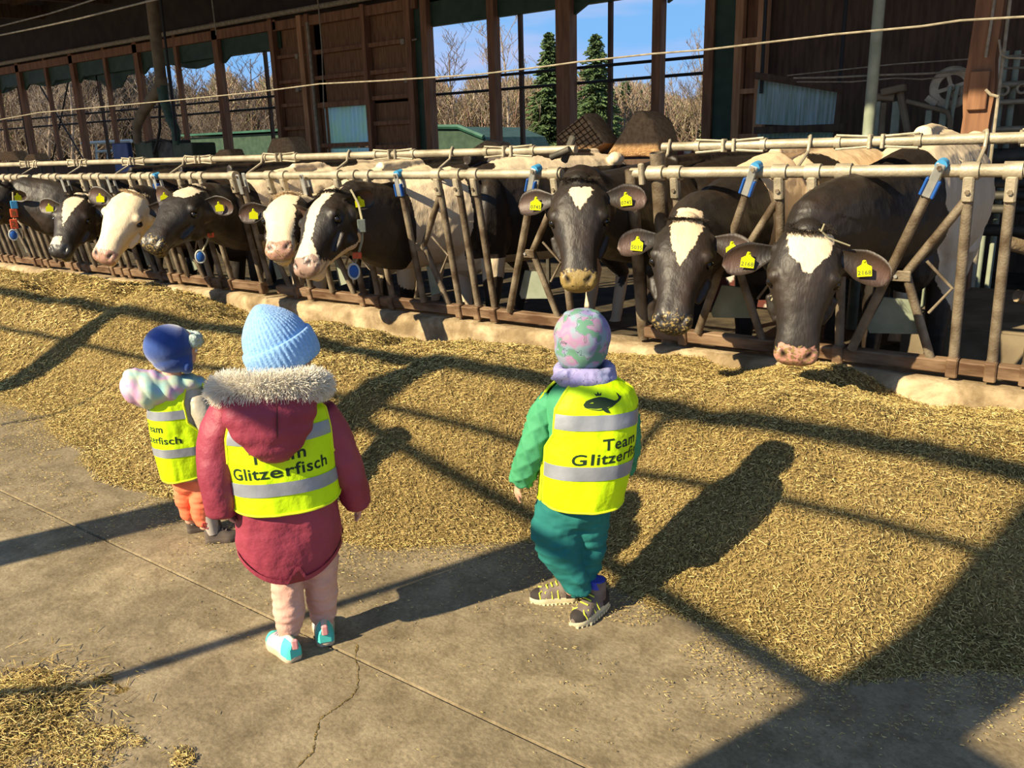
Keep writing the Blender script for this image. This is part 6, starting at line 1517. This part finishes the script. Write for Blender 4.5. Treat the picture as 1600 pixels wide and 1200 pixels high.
# ------------------------------------------------ toddler on the left with the navy hat
K2 = Kid((318, 842), 'toddler on the left in navy hat, pastel hood and coral trousers')
k = K2
sh2 = Shell(k, [(756, 268, 332, .075, .0), (735, 254, 332, .085, .0), (705, 246, 332, .09, .0), (675, 239, 330, .09, .0), (645, 234, 328, .088, .0), (622, 236, 322, .082, .0), (606, 250, 318, .068, .0), (594, 268, 310, .045, .0)])
m = MB(); sh2.loft(m, K2.loc(283, 752, -.08)[2], sh2.a[-1, 0], 24, 40, wr=.004); obj('jacket', m, M['silver_sleeve'], k.t, smooth=True, angle=None)
z2 = lambda py: K2.loc(283, py, -.08)[2]; th0 = math.radians(-58)
vest2 = vest_parts(k, sh2, th0, z2(753), z2(606), z2(668), z2(646), z2(705), 88, 66, 60, 0, hb=.034, off=.012)
lettering(k, sh2, vest2, th0, [('Team', z2(666), -.0), ('Glitzerfisch', z2(684), -.0)], .040, off=.012, slope=-.02)
sleeve(k, [k.M(306, 622, -.05), k.M(316, 645, -.075), k.M(326, 672, -.07), k.M(336, 700, -.03)], [.038, .046, .044, .036], M['silver_sleeve'], 'sleeve', wr=.008)
sleeve(k, [k.M(300, 620, .09), k.M(325, 650, .10), k.M(338, 690, .08)], [.036, .042, .034], M['silver_sleeve'], 'sleeve')
hood2 = hood_blob(k, [(211, 603, -.02, (.052, .07, .070)), (232, 608, -.02, (.070, .088, .076)), (262, 606, -.01, (.080, .09, .062)), (290, 598, .0, (.06, .075, .035)), (312, 596, .0, (.022, .05, .022)), (226, 622, -.02, (.04, .06, .04))], M['pastel_hood'], voxel=.005, wr=.0)
me = hood2.data; v = np.empty(len(me.vertices) * 3); me.vertices.foreach_get('co', v); v = v.reshape(-1, 3); c_ = v.mean(0); q = v - c_
dq = .006 * np.abs(np.sin((q @ k.u) * 62 + q[:, 2] * 28)) - .003; v = v + q / (np.linalg.norm(q, axis=1)[:, None] + 1e-6) * dq[:, None]; me.vertices.foreach_set('co', v.ravel()); me.update()
hc = k.M(276, 545, .0); fdir = k.dir((.94, .30, -.18)); hup = k.dir((-.05, 0, 1.0))
_, A2, R2 = kid_body(k, hc, fdir, hup, .068, [(k.M(286, 620, 0), .045), (k.M(288, 680, 0), .065), (k.M(298, 745, 0), .068)],
    [[(k.M(304, 625, -.05), .02), (k.M(322, 665, -.07), .018), (k.M(337, 702, -.03), .015)], [(k.M(300, 625, .08), .02), (k.M(325, 655, .10), .018), (k.M(340, 692, .08), .015)]],
    [[(k.M(310, 745, -.03), .045), (k.M(318, 790, -.03), .03), (k.M(322, 825, -.03), .024)], [(k.M(290, 745, .04), .045), (k.M(295, 785, .05), .03), (k.M(299, 815, .07), .024)]],
    [(k.M(338, 702, -.03), k.dir((.5, .1, -1)), k.dir((0, 1, 0)), .8, 1), (k.M(341, 694, .08), k.dir((.5, .1, -1)), k.dir((0, -1, 0)), .8, -1)], voxel=.0055)
face_parts(k, A2, R2, .068)
# navy cap: crown with ear flap, pale fleece rim at the brow
m = MB(); up = nz(hup); c = k.M(264, 541, .0)
m.sphere(c, (.093, .088, .085), 28, 18, k.R()); m.sphere(k.M(272, 560, .0), (.082, .082, .055), 24, 14, k.R()); m.sphere(k.M(292, 570, -.03), (.030, .05, .035), 16, 10, k.R())
v, f = remeshed(m, .005, 8)
# open the cap towards the face
q = (v - A2(0, 0, 0)) / .068; yf = q @ R2[:, 1]; zf = q @ R2[:, 2]; xs_ = q @ R2[:, 0]
push = np.clip((yf - .55) / .5, 0, 1) * np.clip((.62 - zf) / .3, 0, 1); v = v - R2[:, 1] * (push * (yf - .45) * .068)[:, None]
hat2 = obj('navy_hat', (v, f), M['navy'], k.t, smooth=True, angle=None)
m = MB(); 
for a in np.linspace(-1.15, 1.15, 9): m.sphere(A2(math.sin(a) * 1.0, .22 + .92 * math.cos(a), .55 + .05 * math.cos(a)), (.020, .020, .030), 12, 8)
v, f = remeshed(m, .005, 3); v = v + normals_of(v, f) * (.003 * noise(v, 90, 4))[:, None]; obj('fleece_rim', (v, f), M['fleece'], hat2, smooth=True, angle=None)
trousers(k, [[(k.M(314, 745, -.03), .052), (k.M(316, 775, -.03), .05), (k.M(316, 800, -.03), .042), (k.M(319, 818, -.03), .033)], [(k.M(289, 745, .04), .052), (k.M(291, 775, .045), .046), (k.M(297, 800, .06), .040), (k.M(298, 812, .06), .030)]], [(k.M(301, 752, 0), (.078, .07, .06))], M['coral'])
m2 = [M['dark_boot'], M['dark_boot'], None, M['taupe_boot'], M['boot_grey']]
a_, b_ = at_z(322, 848), at_z(372, 842); s1, A_ = shoe(k, a_, a_ + nz(b_ - a_) * .135, .062, .055, m2, 'boot', tall=.05)
hp = [(0, -.012), (.012, .004), (.010, .013), (.003, .013), (0, .008), (-.003, .013), (-.010, .013), (-.012, .004)]; m = MB(); c = k.M(323, 822, -.068); m.tube([c + k.u * x * 1.3 + np.array([0, 0, y * 1.1]) for x, y in hp + hp[:1]], .002, 5, cap=False); obj('heart_badge', m, M['red_heart'], s1)
a_, b_ = at_z(293, 832), at_z(335, 824); shoe(k, a_, a_ + nz(b_ - a_) * .135, .062, .055, m2, 'boot', tall=.05)

# ------------------------------------------------ child on the right in green with the patterned jersey hat
K3 = Kid((895, 958), 'child on the right in a green quilted jacket, teal trousers and patterned hat')
k = K3
sh3 = Shell(k, [(798, 852, 950, .095, .0), (780, 848, 966, .105, .0), (750, 848, 974, .112, .0), (710, 850, 982, .115, .0), (680, 852, 986, .115, .0), (650, 850, 988, .11, .0), (625, 850, 988, .10, .0), (605, 864, 980, .09, .0), (590, 882, 958, .07, .0), (578, 895, 940, .05, .0)])
z3 = lambda py: K3.loc(912, py, -.11)[2]
m = MB(); sh3.loft(m, z3(803), sh3.a[-1, 0], 30, 48, wr=.004); obj('jacket', m, M['green_jacket'], k.t, smooth=True, angle=None)
z3 = lambda py: K3.loc(912, py, -.11)[2]; th0 = math.radians(26)
vest3 = vest_parts(k, sh3, th0, z3(801), z3(590), z3(690), z3(660), z3(738), 86, 68, 60, 0, hb=.046)
lettering(k, sh3, vest3, math.radians(40), [('Team', z3(692), .0), ('Glitzerfisch', z3(713), .0)], .050, slope=.07)
# crowned whale print above the upper band
wc = math.radians(16); zc = z3(631)
def art(poly, mm, offx=0.0):
    p = np.array(poly, float) * .001; tri = [tuple(t) for t in tessellate_polygon([[Vector((a[0], a[1], 0)) for a in p]])]; P = [tuple(a) for a in p]
    for _ in range(3):       # finer triangles so the print follows the cloth
        new = []; mid = {}
        def md(i, j):
            kk = (min(i, j), max(i, j))
            if kk not in mid: P.append(((P[i][0] + P[j][0]) / 2, (P[i][1] + P[j][1]) / 2)); mid[kk] = len(P) - 1
            return mid[kk]
        for a, b, c in tri: ab, bc, ca = md(a, b), md(b, c), md(c, a); new += [(a, ab, ca), (ab, b, bc), (ca, bc, c), (ab, bc, ca)]
        tri = new
    return (on_shell(sh3, wc, np.array(P), zc, .014 + offx, .12), tri)
whale = [(-42, 2), (-38, 12), (-28, 19), (-14, 21), (0, 17), (12, 10), (24, 3), (33, 3), (38, 8), (36, 18), (41, 24), (43, 13), (50, 10), (46, 3), (38, -2), (28, -6), (16, -13), (2, -19), (-14, -20), (-28, -15), (-38, -7)]
obj('whale_print', art(whale, None), M['print'], vest3, label='dark whale silhouette printed on the back')
obj('whale_belly', art([(-34, -9), (-20, -13), (0, -13), (12, -12), (2, -15), (-14, -17), (-28, -13)], None, .0012), M['print_pale'], vest3)
obj('whale_fin', art([(-10, -8), (2, -9), (6, -22), (10, -30), (0, -27), (-8, -17)], None, .0018), M['print'], vest3)
obj('whale_crown', art([(-22, 24), (-24, 33), (-19, 28), (-15, 35), (-12, 28), (-6, 32), (-9, 24)], None), M['print'], vest3)
obj('whale_eye', art([(-32, 5), (-28, 8), (-25, 5), (-28, 4)], None, .0016), M['print_pale'], vest3)
def quilted(kid, pts, rad, name):
    P = np.array(pts); t = np.linspace(0, 1, len(P)); ti = np.linspace(0, 1, 70); path = np.stack([np.interp(ti, t, P[:, j]) for j in range(3)], 1)
    for _ in range(8): path[1:-1] = (path[:-2] + 2 * path[1:-1] + path[2:]) / 4
    r = np.interp(ti, t, rad); r[:3] *= [.6, .85, .95]; r[-3:] *= [.97, .9, .75]; n = 48; m = MB(); m.tube(path, r, n); v, f = m.arrays(); N = normals_of(v, f); i = np.arange(len(v)); ring, a = i // n, (i % n) / n
    s_ = ring / 70 * np.linalg.norm(np.diff(path, axis=0), axis=1).sum() / .052; u1, u2 = s_ + a * 5, s_ - a * 5
    dq = np.minimum(np.abs(np.sin(u1 * math.pi)), np.abs(np.sin(u2 * math.pi))) ** .4 * .010; v = v + N * dq[:, None]; return obj(name, (v, f), M['green_jacket'], kid.t, smooth=True, angle=None)
quilted(k, [k.M(868, 618, .02), k.M(850, 650, -.01), k.M(838, 690, -.03), k.M(822, 730, -.03), k.M(811, 757, -.02)], [.045, .056, .054, .050, .042], 'sleeve')
quilted(k, [k.M(975, 625, .04), k.M(980, 660, .05), k.M(982, 700, .06), k.M(976, 740, .07)], [.042, .048, .045, .036], 'sleeve')
hc = k.M(912, 528, .02); fdir = k.dir((.25, .95, -.15)); hup = k.dir((.0, 0, 1.0))
_, A3, R3_ = kid_body(k, hc, fdir, hup, .072, [(k.M(915, 605, 0), .05), (k.M(915, 680, 0), .085), (k.M(905, 790, 0), .085)],
    [[(k.M(870, 622, .02), .028), (k.M(842, 690, -.03), .025), (k.M(810, 758, -.02), .018)], [(k.M(972, 630, .04), .028), (k.M(980, 690, .05), .024), (k.M(975, 742, .07), .018)]],
    [[(k.M(875, 800, .0), .055), (k.M(875, 860, -.02), .04), (k.M(898, 925, -.03), .028)], [(k.M(915, 800, .02), .055), (k.M(915, 860, .03), .04), (k.M(905, 905, .02), .028)]],
    [(k.M(809, 757, -.02), k.dir((-.15, .25, -1)), k.dir((1, .2, 0)), .9, -1), (k.M(975, 744, .07), k.dir((0, .1, -1)), k.dir((-1, 0, 0)), .9, 1)])
face_parts(k, A3, R3_, .072)
m = MB(); m.sphere(k.M(910, 524, .015), (.088, .094, .085), 28, 18, k.R()); m.sphere(k.M(908, 545, .02), (.084, .088, .075), 28, 18, k.R()); m.sphere(k.M(905, 492, .0), (.04, .045, .018), 16, 10, k.R())
for q in (-1, 1): m.sphere(k.M(909 + q * 20, 492, .0), (.020, .03, .014), 12, 8, k.R())
v, f = remeshed(m, .005, 8); v = v + normals_of(v, f) * (.004 * noise(v, 16, 3, 2))[:, None]; hat3 = obj('jersey_hat', (v, f), M['dino_hat'], k.t, smooth=True, angle=None)
m = MB(); n = 24
for rz, px_, py_, dep, tl in ((.020, 913, 578, -.0, 0), (.020, 915, 588, -.01, 0)):
    a = np.linspace(0, 2 * math.pi, n + 1); c = k.M(px_, py_, dep + .01); m.tube([c + k.u * .078 * math.cos(x) + k.d * .072 * math.sin(x) + np.array([0, 0, .004 * math.sin(3 * x)]) for x in a], rz, 10, cap=False)
m.tube([k.M(862, 592, .0), k.M(875, 588, -.05), k.M(890, 584, -.07)], [.008, .016, .014], 10)
v, f = remeshed(m, .005, 3); v = v + normals_of(v, f) * (.004 * noise(v, 40, 3, 2))[:, None]; obj('neck_scarf', (v, f), M['scarf'], k.t, smooth=True, angle=None)
trousers(k, [[(k.M(880, 790, .0), .085), (k.M(868, 830, -.01), .085), (k.M(876, 865, -.03), .070), (k.M(892, 895, -.035), .050), (k.M(904, 918, -.035), .044), (k.M(906, 928, -.035), .036)], [(k.M(915, 795, .02), .085), (k.M(920, 840, .02), .064), (k.M(916, 875, .03), .054), (k.M(906, 905, .02), .046), (k.M(888, 922, .02), .036)]], [(k.M(893, 792, .005), (.122, .10, .07))], M['teal_trousers'], sm=6, wr=.009, fold=.006, zf=.36, per=.04)
m3 = [M['hike'], M['hike_sole'], M['hike_dark'], M['lime'], M['hike']]
a_, b_ = at_z(945, 948), at_z(893, 982); s3, A_ = shoe(k, a_ + np.array([0, 0, .018]), a_ + nz(b_ - a_) * .17 + np.array([0, 0, .002]), .075, .062, m3, 'hiking_shoe', tall=.028)
def shoe_trim(A_, s3):
    m = MB()
    for sx in (-1, 1):
        for y in (.40, .53, .66, .78): m.tube([A_(sx * .86, y, .022), A_(sx * .62, y + .02, .050 - y * .012), A_(sx * .36, y - .03, .068 - y * .030), A_(sx * .70, y - .06, .03)], .0028, 6)
    obj('lime_chevrons', m, M['lime'], s3, smooth=True)
    m = MB(); m.tube([A_(0, .24, .085), A_(0, .22, .112)], .030, 14); obj('sock', m, M['sock'], s3, smooth=True)
    m = MB()
    for y in np.linspace(.04, .96, 12):
        for sx in (-1, 1): m.box(A_(sx * np.interp(y, [0, .2, .7, 1], [.5, .8, .95, .3]), y, .0), (.010, .008, .010))
    obj('sole_lug', m, M['hike_sole'], s3)
shoe_trim(A_, s3)
a_, b_ = at_z(902, 936), at_z(846, 938); s4, A_ = shoe(k, a_, a_ + nz(b_ - a_) * .165, .072, .060, m3, 'hiking_shoe', tall=.02); shoe_trim(A_, s4)
